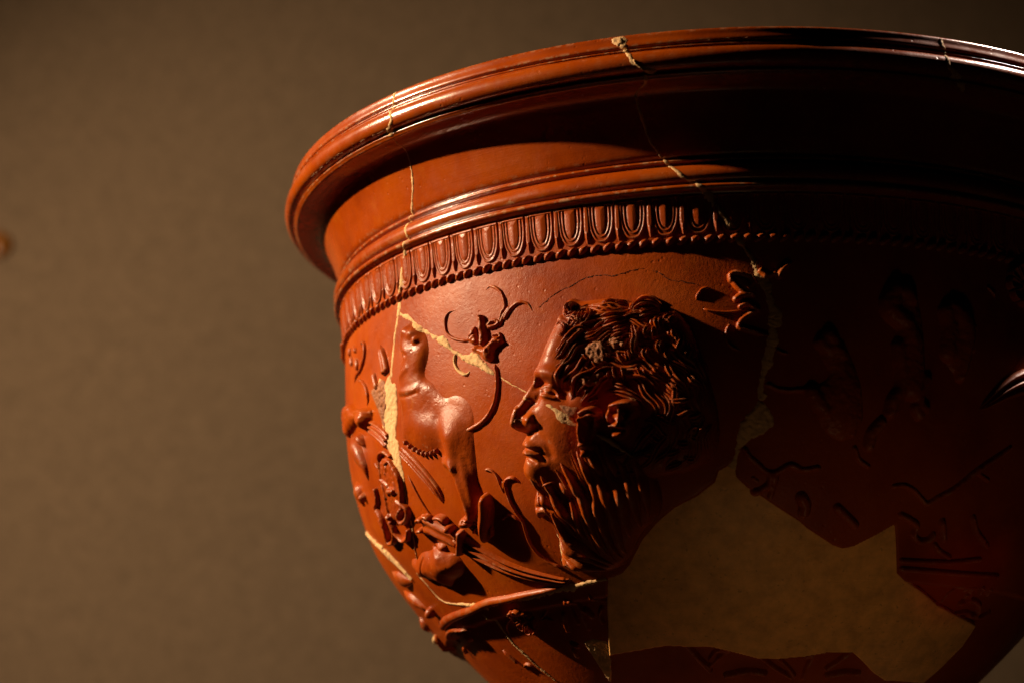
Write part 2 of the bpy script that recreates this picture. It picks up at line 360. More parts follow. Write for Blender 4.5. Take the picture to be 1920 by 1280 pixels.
# ------------------------------------------------------------------ egg-and-tongue band and bead row
def egg_field():
    F = Field([[(-3.9, DS+55.6), (3.9, DS+66.2)]], 0.1, .14); X = F.U; Y = F.V-DS
    F.H[:] = -.3
    def U_line(hw, top, bot, lw, h):
        P = [(-hw, top), (-hw*.98, top+(bot-top)*.45), (-hw*.82, top+(bot-top)*.74), (-hw*.42, bot-.35), (0, bot), (hw*.42, bot-.35), (hw*.82, top+(bot-top)*.74), (hw*.98, top+(bot-top)*.45), (hw, top)]
        d, _ = seg_dist(X, Y, smooth_path(P, .3)); F.H = np.maximum(F.H, np.where(d < lw, h*np.sqrt(np.clip(1-(d/lw)**2, 0, 1))+.1, -.3))
    P = smooth_path([(-3.0, 56.3), (-2.9, 61.5), (-2.1, 64.2), (0, 65.7), (2.1, 64.2), (2.9, 61.5), (3.0, 56.3)], .3)
    d = sdf(X, Y, P); F.H = np.maximum(F.H, np.where(d > -.1, .42*np.sqrt(np.clip(d/.5+.2, 0, 1)), -.3))
    U_line(2.75, 56.5, 65.4, .34, .62); U_line(1.95, 57.0, 64.3, .30, .60)
    core = smooth_path([(-1.35, 56.6), (-1.3, 61), (-.9, 62.9), (0, 63.6), (.9, 62.9), (1.3, 61), (1.35, 56.6)], .3)
    d = sdf(X, Y, core); F.H = np.maximum(F.H, np.where(d > 0, .45+.55*np.sqrt(np.clip(d/1.3, 0, 1)), -.3))
    top = np.clip(1-abs(Y-56.5)/.45, 0, 1)*(abs(X) < 2.9); F.H = np.maximum(F.H, .75*np.sqrt(top)-.3*(top <= 0))
    F.H = np.where(F.H > 0, F.H*.66, F.H); return F
eg = egg_field().build('egg', SLIP_RELIEF)
F = Field([[(-1.2, DS+55.8), (1.2, DS+66.2)]], 0.1, .12)
F.H[:] = -.3
tp = smooth_path([(-.55, 56.2), (-.75, 60.0), (-.72, 63), (0, 65.6), (.72, 63), (.75, 60), (.55, 56.2)], .3)
d = sdf(F.U, F.V-DS, tp); F.H = np.where(d > -.15, .1+.75*np.sqrt(np.clip(d/.75, 0, 1))-.22*np.exp(-(F.U/.28)**2)*(F.V-DS < 63), -.3)
tg = F.build('tongue', SLIP_RELIEF)
def ball(name, ru, rs, h, seed):
    r = np.random.default_rng(seed); n, m = 12, 9
    a = np.linspace(0, 2*math.pi, n, endpoint=False); e = np.linspace(-.5, math.pi/2, m)
    A, E_ = np.meshgrid(a, e, indexing='ij')
    u = ru*np.cos(E_)*np.cos(A)*(1+.18*np.cos(A)); v = rs*np.cos(E_)*np.sin(A)-.45*u
    hh = h*np.sin(E_)*(1+.35*np.cos(A)*np.cos(E_))+.07*r.normal(0, 1, A.shape)*(E_ < 1.5)
    f = grid_faces(n, m, True)
    return part(name, surf(u, DS+67.1+v, hh), f, SLIP_RELIEF)
beads = [ball('bead', 1.25+.1*(k % 2), .92, 1.15+.1*(k % 3), k) for k in range(4)]
bpy.context.view_layer.update()
base_mw = [(o, o.matrix_world.copy()) for o in (eg, tg)]
NE = 88
def spin(o, mw, deg, name=None):
    return copy_of(o, Matrix.Rotation(math.radians(deg), 4, 'Z') @ mw, bowl)
PH = -10.717
bm = [o.matrix_world.copy() for o in beads]
for k in range(NE):
    a = PH+k*360/NE
    if k:
        spin(eg, base_mw[0][1], a); spin(tg, base_mw[1][1], a+180/NE+.12)
eg.matrix_world = Matrix.Rotation(math.radians(PH), 4, 'Z') @ base_mw[0][1]
tg.matrix_world = Matrix.Rotation(math.radians(PH+180/NE+.12), 4, 'Z') @ base_mw[1][1]
NB = 226
for k in range(4, NB): spin(beads[k % 4], bm[k % 4], k*360/NB+random.uniform(-.12, .12))
for k in range(4): beads[k].matrix_world = Matrix.Rotation(math.radians(k*360/NB), 4, 'Z') @ bm[k]

# ------------------------------------------------------------------ the big bearded head in profile
FACE = [(-37.03,81.28),(-38.61,84.38),(-40.49,88.3),(-42.03,91.11),(-43.48,93.27),(-44.16,94.48),(-43.66,95.73),(-43.97,96.65),(-45.48,98.59),(-47.42,100.67),(-48.32,100.91),(-49.87,103.04),(-50.69,105.06),(-50.44,106.59),(-49.36,107.69),(-48.59,108.63),(-48.9,109.98),(-48.78,110.96),(-49.26,111.75),(-49.08,112.85),(-49.11,113.64),(-50.04,115.23),(-50.13,117.28),(-49.02,119.45),(-47.25,121.59),(-43.08,123.29),(-35.88,124.36),(-28.66,117.54),(-27.55,109.24),(-26.59,98.97),(-27.35,93.69),(-30.23,84.8)]
HAIR = [(-37.03,81.5),(-36.74,79.11),(-34.67,77.51),(-32.02,78.42),(-28.08,78.47),(-24.01,78.71),(-21.51,80.07),(-18.79,79.9),(-16.32,80.34),(-13.89,81.84),(-13.81,82.93),(-10.54,82.95),(-8.39,85.27),(-6.5,89.01),(-4.72,95.38),(-2.94,101.62),(-1.92,106.69),(-1.76,112.82),(-3.62,116.9),(-8.06,119.83),(-13.55,120.61),(-19.14,121.34),(-23.5,120.44),(-35.16,121.23),(-42.12,119.52),(-43.85,109.72),(-41.01,101.61),(-39.45,94.45),(-37.72,88.23)]
BEARD = [(-48.89,121.7),(-50.71,125.71),(-50.59,128.47),(-47.46,127.86),(-46.12,130.09),(-45.67,133.98),(-47.91,138.67),(-48.34,140.9),(-42.29,143.19),(-34.57,143.76),(-28.71,141.38),(-22.96,134.28),(-18.21,130.58),(-16.58,125.78),(-18.79,118.26),(-24.9,113.62),(-33.88,112.86),(-41.48,115.33),(-45.15,118.4)]
F = Field([FACE, HAIR, BEARD], 3, .22)
F.poly(HAIR, 4.4, 5.5); F.poly(BEARD, 3.6, 3.5); F.poly(FACE, 4.8, 4.0)
q = lambda P: P[0]
F.blob([(-38.33,106.36)], 10, 13, 2.4)                                    # cheek
F.blob([(-36.28,90.94)], 8, 10, 1.6); F.blob([(-37.99,89.47)], 4, 4, .5)  # forehead
F.stroke([(-42.3,95.17),(-40.13,95.14),(-37.49,95.99),(-34.74,97.75)], [1.6, 2.2, 2.2, 1.5], [.9, 1.5, 1.6, .9])   # brow
F.stroke([(-41.46,97.57),(-38.62,98.94),(-35.14,99.94)], [1.6, 2.2, 2.6], [-1.9, -1.6, -1.7])                # eye socket
F.stroke([(-42.17,96.44),(-41.16,96.78),(-39.84,97.36)], [.7, 1.0, .8], [-.9, -1.0, -.6])
F.blob([(-39.57,99.44)], 2.2, 1.5, 1.3, 20)                              # eyeball
F.stroke([(-40.95,98.35),(-39.46,98.19),(-37.73,99.04),(-36.55,100.8)], .45, .65); F.stroke([(-40.54,100.04),(-39.12,100.61),(-37.48,101.1)], .42, .55)
F.stroke([(-40.7,99.31),(-39.05,99.91),(-37.84,100.25)], .3, -.5)
F.stroke([(-43.17,96.66),(-44.64,98.56),(-46.3,100.63),(-47.52,101.66),(-48.5,103.39),(-49.02,105.21)], [1.5, 1.7, 1.9, 2.1, 2.4, 2.3], [1.2, 1.9, 2.2, 2.5, 2.9, 3.0])  # nose
F.stroke([(-41.19,99.66),(-42.52,101.32),(-43.97,101.7),(-45.34,103.15)], [1.2, 1.3, 1.2], [-.8, -1.0, -.6])
F.blob([(-44.36,105.08)], 2.0, 1.8, 2.0)                                  # wing of the nose
F.stroke([(-48.49,107.8),(-46.05,107.79),(-43.27,106.88)], [1.0, 1.2, 1.0], [-1.6, -2.2, -1.2])
F.stroke([(-42.95,104.67),(-42.69,106.13),(-43.37,107.49)], .7, -.7)
F.stroke([(-47.93,110.25),(-45.84,110.35),(-43.62,111.47)], [1.2, 1.3, .9], [1.0, 1.3, .5]); F.stroke([(-48,111.01),(-46.25,111.18),(-43.7,111.92)], .55, [-1.3, -1.4, -.9])
F.stroke([(-48.09,111.9),(-46.15,111.92),(-44.1,112.71)], [1.0, 1.2, .9], [.9, 1.3, .4]); F.stroke([(-48.06,112.96),(-46.39,113.08),(-44.6,113.98)], .8, [-.9, -1.1, -.5])
F.blob([(-46.14,115.66)], 5, 5.5, 1.9); F.stroke([(-42.85,112.05),(-42.58,113.73)], 1.1, -.6)
F.stroke([(-42.58,108.72),(-41.02,110.5),(-40.53,112.98)], 1.6, -.5)
F.blob([(-46.78,125.95)], 3.4, 2.2, .9); F.blob([(-46.21,123.42)], 3, 1.2, .9); F.stroke([(-49.13,125.06),(-46.32,124.59),(-43.93,125.24)], .6, -.8)
F.blob([(-48.16,128.28)], 2.4, 1.5, -1.6); F.blob([(-41.44,127.11)], 4, 3, .8)
F.rough(.025, 3.2, 5); F.rough(.012, .9, 6)
HEAD = F
head = F.build('bearded_head', SLIP_RELIEF)
hb = F.at
def offset(P, d):
    P = np.array(P, float); T = np.gradient(P, axis=0); T /= np.linalg.norm(T, axis=1)[:, None]+1e-9
    return P+np.stack([-T[:, 1], T[:, 0]], 1)*d
def hair(name, P, w, h, k):
    o = dict(parent=head, base=hb, jitter=.03, soft=.85, sink=.5, taper=(.4, .45))
    lock(name, P, w*1.15, h*.95, ridges=4 if w >= 1.4 else 3, depth=.30, **o)
_k = 0
def L(P, w, h):
    global _k; _k += 1; hair('hair_lock', P, w, h, _k)
for P, w_, h_ in [
    ([(-33.18,78.77),(-33.86,80.2),(-33.41,81.98)], 1.7, 2.6), ([(-35.49,80.52),(-34.87,81.68),(-34.25,82.61)], 1.1, 1.5),
    ([(-37.36,84.81),(-36.24,83.99),(-34.54,84.98),(-34.37,86.51),(-35.48,87.22),(-36.53,86.23)], .9, 1.4), ([(-34.25,82.83),(-32.35,83.74),(-31.57,85.8)], 1.4, 1.6),
    ([(-31.41,80.85),(-31.04,82.6),(-31.54,85.15),(-32.63,85.88)], 1.5, 1.8), ([(-29.93,80.61),(-29.05,82.84),(-29.93,84.27),(-30.94,86.09)], 1.6, 2.0),
    ([(-30.35,80.55),(-27.04,81.8),(-23.99,82.99),(-20.88,81.19)], 2.0, 1.9), ([(-27.21,80.51),(-25.33,79.97),(-23.08,79.79)], 1.1, 1.3), ([(-24.14,81.49),(-22.48,80.28),(-20.68,81.21)], 1.4, 1.5),
    ([(-28.15,84.27),(-24.01,83.87),(-19.94,83.2)], 2.3, 2.0), ([(-27.17,86.1),(-23.44,85.22),(-19.78,84.52)], 2.2, 1.8), ([(-25.36,87.57),(-22.28,86.94),(-19.62,86.03)], 1.5, 1.6),
    ([(-25.23,89.45),(-22.75,88.87),(-20.49,87.74)], 2.1, 2.0), ([(-33.09,86.68),(-31.15,86.06),(-28.86,86.76)], 1.5, 1.3), ([(-31.01,87.99),(-28.9,87.81),(-26.79,86.99)], 1.6, 1.3),
    ([(-19.95,83.63),(-19.3,81.98),(-17.66,80.87),(-14.9,81.32),(-13.37,82.92)], 2.4, 2.6), ([(-18.78,84.61),(-17.36,84.09),(-14.94,82.58)], 1.6, 1.8),
    ([(-19.8,85.16),(-19.27,87.54),(-18.86,89.84),(-19.56,92.2),(-18.56,94.52)], 1.5, 2.2), ([(-17.43,86.23),(-18.29,88.04),(-18.96,90.04),(-18.53,91.68)], 1.3, 2.0), ([(-16.23,85.91),(-16.91,88.36),(-16.59,90.63)], 1.3, 2.0),
    ([(-15.06,86.43),(-15.23,88.7),(-15.7,90.7)], 1.2, 1.8), ([(-13.47,83.78),(-14.12,85.65),(-13.99,87.56),(-13.63,88.62)], 1.7, 2.2), ([(-11.11,83.63),(-12.53,84.93),(-13.35,86.14)], 1.2, 1.8), ([(-9.96,84.15),(-11.36,85.44),(-12.57,86.2)], 1.2, 1.8),
    ([(-17.3,85.81),(-18.16,87.84),(-19.14,90.02),(-19.55,92.4),(-18.65,94.72)], 1.5, 2.1), ([(-15.32,86.19),(-16.58,88.18),(-17.07,90.6)], 1.4, 2.0), ([(-14.89,87.9),(-15.39,90.73)], 1.1, 1.7), ([(-13.08,89.68),(-13.94,91.63),(-13.26,94.1)], 1.5, 2.2),
    ([(-16.29,91.06),(-16.97,92.8),(-16.27,95.11)], 1.7, 2.2), ([(-10.45,87.4),(-10.99,88.81),(-10.48,90.87)], 1.2, 1.7), ([(-19.28,95.27),(-18.57,96.95),(-18.05,98.58)], 1.1, 1.7), ([(-17.89,95.59),(-17.19,97.45),(-16.88,99.06)], 1.1, 1.7),
    ([(-16.04,96.34),(-15.01,97.61),(-13.85,98.28)], 1.6, 2.0), ([(-11.77,91.38),(-12.24,93.35),(-11.55,95.43)], 1.5, 1.7), ([(-9.32,88.5),(-9.01,90.76),(-9.86,92.69),(-9.17,94.77)], 1.5, 1.6), ([(-7.81,90.02),(-7.52,92.43),(-8,94.84),(-7.32,97.28)], 1.6, 1.6),
    ([(-23.51,91.59),(-22.7,93.47),(-21.41,95.81)], 1.2, 1.8), ([(-24.83,95.5),(-25.35,97.46),(-24.95,99.07)], 1.1, 1.7), ([(-24.26,94.34),(-23.92,97.39),(-22.65,99.66)], 1.2, 1.9), ([(-22.95,94.47),(-22.07,96.76),(-21.86,99.92)], 1.2, 1.8),
    ([(-28.75,92.07),(-28.03,94.17),(-26.49,95.95)], 1.4, 1.6), ([(-26.21,90.73),(-25.51,92.99),(-23.96,94.57)], 1.5, 1.6), ([(-21.42,91.04),(-20.73,93.52),(-20.65,95.97)], 1.4, 1.8),
    ([(-31.44,91.78),(-30.22,92.5),(-29.67,93.79),(-30.74,94.29)], 1.0, 1.4), ([(-31.38,94.42),(-30.16,94.97),(-28.99,96.3),(-30.47,96.55)], 1.0, 1.4), ([(-31.3,96.46),(-30.99,98.1),(-29.16,98.87)], 1.0, 1.3), ([(-31.28,99.06),(-29.85,99.59),(-30.58,100.89),(-29.42,101.97)], .9, 1.2),
    ([(-30.02,101.66),(-29.49,102.68),(-28.39,102.2),(-28.05,103)], .8, 1.2), ([(-26.38,100.45),(-22.38,101.56),(-18.88,103.36),(-17.46,105.79)], 1.5, 1.5), ([(-25.05,99.01),(-22.27,100.02),(-19.94,101.37)], 1.4, 1.5),
    ([(-19.25,109.23),(-17.28,110.15),(-16.19,111.79),(-14.83,112.65),(-13,112.76)], 1.3, 1.6), ([(-18.71,107.7),(-15.53,108.69),(-13.69,111.15),(-11.71,111.84)], 1.3, 1.6), ([(-16.97,106.44),(-14.42,107.38),(-12.09,108.69),(-9.12,109.24)], 1.4, 1.6), ([(-11.9,105.77),(-10.37,106.83),(-8.54,106.14),(-6.5,105.06)], 1.3, 1.6),
    ([(-13.53,103.12),(-11.19,103.85),(-8.81,103.78),(-6,102.75)], 1.4, 1.6), ([(-8.63,107.7),(-6.62,107.4),(-5,106.5)], 1.3, 1.6), ([(-8.54,109.65),(-6.76,109.93),(-5.15,109.61)], 1.3, 1.6), ([(-11.75,112.43),(-10.19,113.3),(-7.34,113.03)], 1.4, 1.6), ([(-8.45,111.42),(-6.89,112.27),(-5.3,112.53)], 1.4, 1.6),
    ([(-15.04,115.05),(-12.39,115.39),(-10.07,114.51)], 1.4, 1.5), ([(-10.39,116.09),(-7.98,116.8),(-6.29,115.88)], 1.4, 1.5), ([(-20.5,113.49),(-17.72,114.89),(-15.19,114.44)], 1.3, 1.5), ([(-6.4,93.7),(-5.36,96.98),(-3.92,99.8)], 1.8, 1.5), ([(-8.51,97.61),(-6.64,99.68),(-4.37,101.34)], 1.8, 1.5), ([(-12.42,97.38),(-10.16,99.49),(-8.28,101.15)], 1.8, 1.5), ([(-13.31,99.31),(-11.03,101.01),(-8.74,102.48)], 1.6, 1.5),
]: L(P, w_, h_)
# long wavy strands that stream round the side of the head, under the modelled locks
hc = np.array([(-23.76,105.91)][0]); hpoly = smooth_path(HAIR, 1.0, True)
rh = np.random.default_rng(12)
for row, rr in enumerate(np.arange(8.0, 31, 1.75)):
    a = math.radians(-172+rh.uniform(0, 25))
    while a < math.radians(75):
        ln = rh.uniform(9, 15); da = ln/rr; n = 14; t = np.linspace(0, 1, n)
        ph = rh.uniform(0, 6.28); amp = rh.uniform(.35, .8)
        R_ = rr+amp*np.sin(t*ln/8.0*6.28+ph)+rh.uniform(.6, 1.6)*t*t
        A_ = a+t*da
        P = hc+np.stack([R_*np.cos(A_), R_*np.sin(A_)], 1)
        ok = sdf(P[:, 0], P[:, 1], hpoly) > 1.2
        fm = np.array([(p[0] > hc[0]-13.5) or (p[1] < hc[1]-14) for p in P])
        ok &= fm
        if ok.sum() > 6:
            P = P[ok]; lock('hair_lock', P, rh.uniform(1.0, 1.7), rh.uniform(.9, 1.6), parent=head, base=hb, ridges=int(rh.integers(2, 5)), depth=.3, soft=.9, sink=.5, jitter=.03, taper=(.3, .35))
        a += da*rh.uniform(.62, .9)
def Bd(P, w, h):
    if P[0][1] < 135 and h > 1.2: P = [(P[0][0]-1.5-2*random.random(), P[0][1]-5-6*random.random())]+P
    lock('beard_lock', P, w*1.0, h*1.25, parent=head, base=hb, soft=.95, sink=.8, jitter=.03, taper=(.4, .5))
    lock('beard_lock', offset(P, w*1.0), w*.4, h*.6, parent=head, base=hb, soft=.9, sink=.5, taper=(.4, .5))
for P, w_, h_ in [
    ([(-44.66,120.76),(-44.04,119.78),(-42.32,119.32),(-40.32,119.1)], .6, .9), ([(-44.39,121.63),(-43.29,120.27),(-41.5,120.03)], .5, .8),
    ([(-47.86,122.83),(-46.59,122.1),(-45.15,122.45),(-44.01,123.84)], .6, .8), ([(-43.93,125.22),(-41.17,126.11),(-39.87,128.4),(-39.9,130.88)], 1.6, 1.3),
    ([(-41.78,124.79),(-39.73,127.97),(-38.45,131.93),(-36.48,134.7)], 1.7, 1.9), ([(-37.96,125.33),(-37.96,127.9),(-38.06,131.5),(-36.8,134.91)], 1.3, 1.8), ([(-35.26,123.27),(-34.78,127.07),(-34.6,130.86),(-33.68,135.6),(-32.02,139.51)], 2.0, 2.3),
    ([(-31.57,123.15),(-31.97,126.43),(-31.69,132),(-30.16,137.48),(-28.16,140.49)], 1.9, 2.4), ([(-29.7,122.47),(-28.95,125.6),(-28.73,130.84),(-28.5,135.96),(-27.22,139.82)], 2.3, 2.3), ([(-26.02,122.33),(-26.08,128.57),(-25.55,135)], 2.5, 2.2),
    ([(-23.28,122.1),(-22.92,127.91),(-22.23,132.87)], 2.2, 2.0), ([(-20.17,122.09),(-19.8,127.03),(-20.23,130.93)], 1.8, 1.8), ([(-44.64,134.76),(-41.64,136.93),(-38.01,138.92),(-34.64,140.89),(-31.86,142.32)], 1.6, 1.7), ([(-45.82,136.33),(-41.64,139.12),(-38.25,141.12),(-33.68,142.95)], 1.6, 1.6),
    ([(-42.74,132.53),(-39.84,134.93),(-36.83,137.79),(-30.6,141.66)], 1.6, 1.8), ([(-45.79,138.28),(-43.03,140.5),(-39.19,142.18)], 1.3, 1.3), ([(-32,120.03),(-32.17,122.08),(-32.83,124.08)], 1.3, 1.6), ([(-29.6,119.4),(-29.73,121.45),(-29.59,123.09)], 1.4, 1.6), ([(-26.2,119.25),(-26.07,121.3),(-25.9,122.95)], 1.5, 1.6), ([(-40.27,118.89),(-39.22,120.65),(-38.28,122.81),(-38.44,125.29)], 1.5, 1.0), ([(-36.36,118.42),(-35.93,120.95),(-35.78,123.44)], 1.6, 1.1),
]: Bd(P, w_, h_)
def mask(out, c, feats, H=4.2):
    M = Field([out], 1.2, .16); b0 = HEAD.at(M.U, M.V)
    M.poly(out, H, 1.7)
    for a, w_, h_, in feats: M.stroke(a, w_, h_)
    M.rough(.05, 1.0, 9)
    inn = M.H > -.55; bm_ = b0[inn].mean(); M.H = np.where(inn, bm_+M.H+.25*(M.U-M.U[inn].mean()), -.6)
    return M.build('small_mask', SLIP_RELIEF, head)
mask([(-25.69,104.39),(-24.56,103.31),(-21.86,102.75),(-19.49,103.42),(-18.6,104.94),(-19.02,107.63),(-20.67,110.04),(-22.65,111.26),(-24.55,111.51),(-25.21,109.9),(-25.85,108.09),(-26.26,106.1)], None, [
    ([(-24.27,103.92),(-22.03,103.43),(-19.08,103.65)], 1.0, 2.4), ([(-24.29,105.25),(-23.19,105.34)], .9, -2.2), ([(-21.21,105.49),(-19.45,105.9)], 1.1, -2.2), ([(-22.18,105.23),(-22.16,106.75),(-22.54,108.05)], .7, 2.6),
    ([(-25.16,105.94),(-25.07,107.09)], .9, 1.4), ([(-24.67,108.11),(-23.24,107.99),(-21.67,108.45)], .55, 1.6), ([(-24.16,109.06),(-21.95,109.23)], .6, -1.8), ([(-23.86,110.04),(-22.85,110.11)], .9, 1.9), ([(-20.68,107.42),(-20.47,108.39)], 1.0, .9), ([(-19.82,107.86),(-18.84,105.66)], 1.0, -1.2)], 5.0)
mask([(-31.99,104.4),(-30.42,103.66),(-28.75,103.72),(-27.3,105.03),(-27.4,106.98),(-28.8,109.99),(-29.8,112.66),(-30.94,114.57),(-32.2,114.26),(-32.96,111.99),(-33,109.22),(-32.66,106.5)], None, [
    ([(-30.9,104.86),(-28.98,104.27),(-27.02,105.21)], .6, 1.6), ([(-31.04,106.09),(-29.1,105.41),(-27.49,105.74)], .5, 1.6), ([(-30.56,105.56),(-28.63,104.88),(-27.25,105.42)], .4, -1.4), ([(-29.24,106.73),(-29.83,109.93)], 1.3, -2.4),
    ([(-30.89,106.58),(-31.47,108.83),(-31.36,110.37)], .8, 1.5), ([(-31.73,111.49),(-30.45,111.41),(-29.48,112.07)], .6, 1.6), ([(-31.65,112.45),(-30.25,113.06)], .5, -1.6), ([(-31.61,113.63),(-30.41,114.13)], .6, 1.5)], 4.4)
W_ = lambda P, **k: patch('worn_patch', P, CLAYM, base=k.pop('base', lambda u, v: HEAD.at(u, v)+1.1), parent=head, **k)
for P in ([(-29.32,91.01),(-27.8,89.36),(-25.99,90.36),(-24.61,91.29),(-24.87,92.45),(-26.4,94.34),(-28,93.56),(-28.97,92.44)], [(-24.67,89.85),(-21.66,89.34),(-21.12,90.58),(-23.52,90.95)], [(-30.74,97.52),(-26.95,96.71),(-27.51,99.03),(-29.82,99.2)], [(-24.11,103.64),(-22.25,103.12),(-19.47,103.33),(-20.71,103.91),(-22.74,104.14)]): W_(P, h=.25, rough=.3, seed=4, ragged=.6)
patch('worn_patch', [(-47.76,104.63),(-46.76,104.25),(-46.35,105),(-46.66,105.96),(-47.78,106.23)], CLAYM, base=HEAD.at, parent=head, h=.12, rough=.06)
patch('worn_patch', [(-36.35,102.77),(-34.22,103.19),(-32.36,103.87),(-32.97,105.48),(-33.84,105.6),(-35.42,104.25)], CLAYM, base=HEAD.at, parent=head, h=.1, rough=.1)
patch('mend_patch', [(-40.85,101.39),(-38.52,102.5),(-37.69,103.02),(-35.25,104.66),(-33.86,105.69),(-33.53,106.61),(-35.74,106.83),(-37.02,105.66),(-38,103.78)], PLASTER, base=HEAD.at, parent=head, h=.18, rough=.12)
patch('mend_patch', [(-46.42,130.17),(-45.28,130.76),(-43.29,132.74),(-41.45,131.7),(-42.92,133.98),(-45.4,134),(-46.85,136.54),(-47.63,138.69),(-48.08,140.67),(-48.66,139.35),(-47.89,135.95)], PLASTER, base=HEAD.at, parent=head, h=.25, rough=.2)

# ------------------------------------------------------------------ the animal leaping on the left, with its forelegs
ANIMAL = [(-89.17,76.22),(-87.27,74.26),(-83.97,74.56),(-80.87,76.47),(-78.87,79.71),(-78.38,82.57),(-79.54,85.93),(-81.79,88.76),(-82.71,91.57),(-79.42,94.79),(-75.63,97.1),(-70.54,99.32),(-67.3,101.82),(-65.83,105.19),(-65.45,106.38),(-65.52,109.51),(-66.03,113.13),(-66.95,116.99),(-67.22,120.16),(-67.55,123.9),(-69.65,126.39),(-73.28,127.34),(-76.44,126.92),(-72.64,124.89),(-73.99,120.33),(-76.18,114.86),(-78.07,111.05),(-77.85,107.33),(-80.8,107.78),(-85.01,106.8),(-89.1,104.57),(-92.46,102.18),(-91.82,96.68),(-91.07,94.54),(-90.99,90.42),(-91.21,87.04),(-89.52,84.32),(-87.96,82.98),(-89.75,80.33)]
A = Field([ANIMAL], 3, .22)
A.poly(ANIMAL, 1.5, 7.0, 1.0)
A.poly([(-89.17,76.22),(-87.27,74.26),(-83.97,74.56),(-80.87,76.47),(-78.87,79.71),(-78.38,82.57),(-79.54,85.93),(-81.79,88.76),(-86,90.08),(-90.26,88.08),(-89.52,84.32),(-87.96,82.98),(-89.75,80.33)], 1.8, 3.4, .8)
A.stroke([(-82.94,80.54),(-83.98,83.92),(-85.55,87.47),(-85.45,91.59),(-83.26,95.55),(-79.89,98.87)], [4.2, 4.6, 5.4, 6.5, 7.5, 7.0], [1.6, 1.7, 1.7, 1.6, 1.4, .8], 'max')
A.stroke([(-71.16,102.05),(-71.25,106.49),(-70.84,111.55),(-70.43,116.4),(-70.35,120.95),(-70.72,125.22)], [7.0, 5.6, 3.8, 3.0, 2.5, 2.2], [0, .7, 1.5, 2.1, 2.3, 2.3], 'max')
A.blur(.8)
A.blob([(-81.59,79.59)], 1.0, .9, 1.1); A.blob([(-81.59,79.59)], 2.4, 2.0, -.5); A.blob([(-82.87,77.21),(-86.08,75.89)], 2.2, 2.0, 1.0)
A.blob([(-87.42,82.32)], .8, .8, -.9); A.stroke([(-88.58,80.66),(-87.14,81.27),(-85.3,82.51)], .5, -.4); A.blob([(-85.71,81.31)], 3.5, 3.5, .7)
A.stroke([(-89.92,87.36),(-87.89,86.69),(-85.46,85.83)], 1.0, .25); A.stroke([(-89.74,90.98),(-86.38,91.53),(-82.28,91.68)], 1.1, .35); A.stroke([(-89.88,92.04),(-86.06,92.68),(-82.37,92.47)], .6, -.25)
A.blob([(-82.82,101.89)], 7, 5, .3); A.blob([(-70.77,102.89)], 5.5, 7, .9, 30); A.stroke([(-76.15,100.68),(-75.95,104.93),(-76.14,108.35)], 2.2, -.4)
A.stroke([(-72.36,106.31),(-73.06,111.21),(-72.85,116.05),(-72.15,120.98),(-71.47,125.12)], [3, 2.2, 1.8, 1.5, 1.4], [.6, .9, 1.1, 1.3, 1.2]); A.stroke([(-68.67,111.87),(-68.43,115.62),(-67.96,119.4)], 1.3, -.3)
A.stroke([(-77.09,111.12),(-74.75,111.49),(-72.84,112.84)], 1.5, .7)
A.blob([(-73.67,125.39)], 1.8, 1.4, 1.4); A.rough(.03, 3.5, 2); A.rough(.012, 1, 3)
animal = A.build('leaping_animal', SLIP_RELIEF)
for P in [(-90.76,102.72),(-89.13,103.97),(-87.51,105.02),(-85.88,105.91),(-84.25,106.62),(-82.55,106.97),(-80.81,107.1),(-79.01,106.87)]:
    lock('belly_fringe', [P, (P[0]+.1, P[1]+1.0), (P[0]+.25, P[1]+1.7)], .55, 1.5, parent=animal)
PAW = [(-67.24,121.38),(-65.51,120.39),(-64.26,120.96),(-64.17,124.23),(-66.06,127.63),(-68.88,130.77),(-71.28,132.57),(-71.74,130.71),(-70.82,127.6),(-68.87,124.46)]
F = Field([PAW], 1.5, .18); F.poly(PAW, 3.2, 2.6); F.blob([(-64.24,121.97)], 1.8, 2.2, .9); F.build('paw', SLIP_RELIEF, animal)
for P in ([(-69.4,128.46),(-70.77,130.02),(-71.27,131.43)], [(-68.29,128.6),(-69.79,130.73),(-70.29,132.15)], [(-66.86,128.5),(-67.61,130.13),(-68.82,131.44)], [(-72.57,128.64),(-73.5,129.09),(-73.76,129.79)], [(-71.07,128.54),(-71.94,129.58),(-71.9,130.17)]):
    lock('claw', P, .55, 1.9, parent=animal)
F = Field([[(-76.61,125.69),(-74.86,124.93),(-72.59,125.37),(-72.77,127.06),(-75.02,127.92),(-77.07,127.06)]], 1.2, .18)
F.poly([(-76.82,125.66),(-74.81,124.85),(-72.59,125.37),(-72.69,127.07),(-75.02,127.92),(-77.16,127.2)], 3.0, 1.6); F.stroke([(-74.59,125.83),(-72.9,126.45),(-70.79,126.31)], .35, -.6); F.build('paw', SLIP_RELIEF, animal)

HIND = [(-111.19,132.15),(-107.06,132.43),(-103.17,131.45),(-95.4,131.58),(-95.73,130.68),(-92.88,130.43),(-89.58,131.41),(-89.47,133.11),(-87.28,135.11),(-86.13,137.47),(-90.2,139.9),(-95.17,141.02),(-98.44,142.4),(-104.74,139.73),(-111.3,137.7),(-111,135.93),(-114.11,134.03)]
F = Field([HIND], 2, .22); F.poly(HIND, 2.6, 5.0, 1.0); F.blur(.6); F.stroke([(-94.15,130.96),(-90.76,132.45),(-86.67,133.02)], .8, -.9); F.stroke([(-101.97,132.86),(-105.21,135.15),(-105.82,137.15)], .6, -.5); F.blob([(-90.94,135.19)], 7, 5, 1.3); F.rough(.06, 2.5, 8)
F.build('crouching_animal', SLIP_RELIEF)

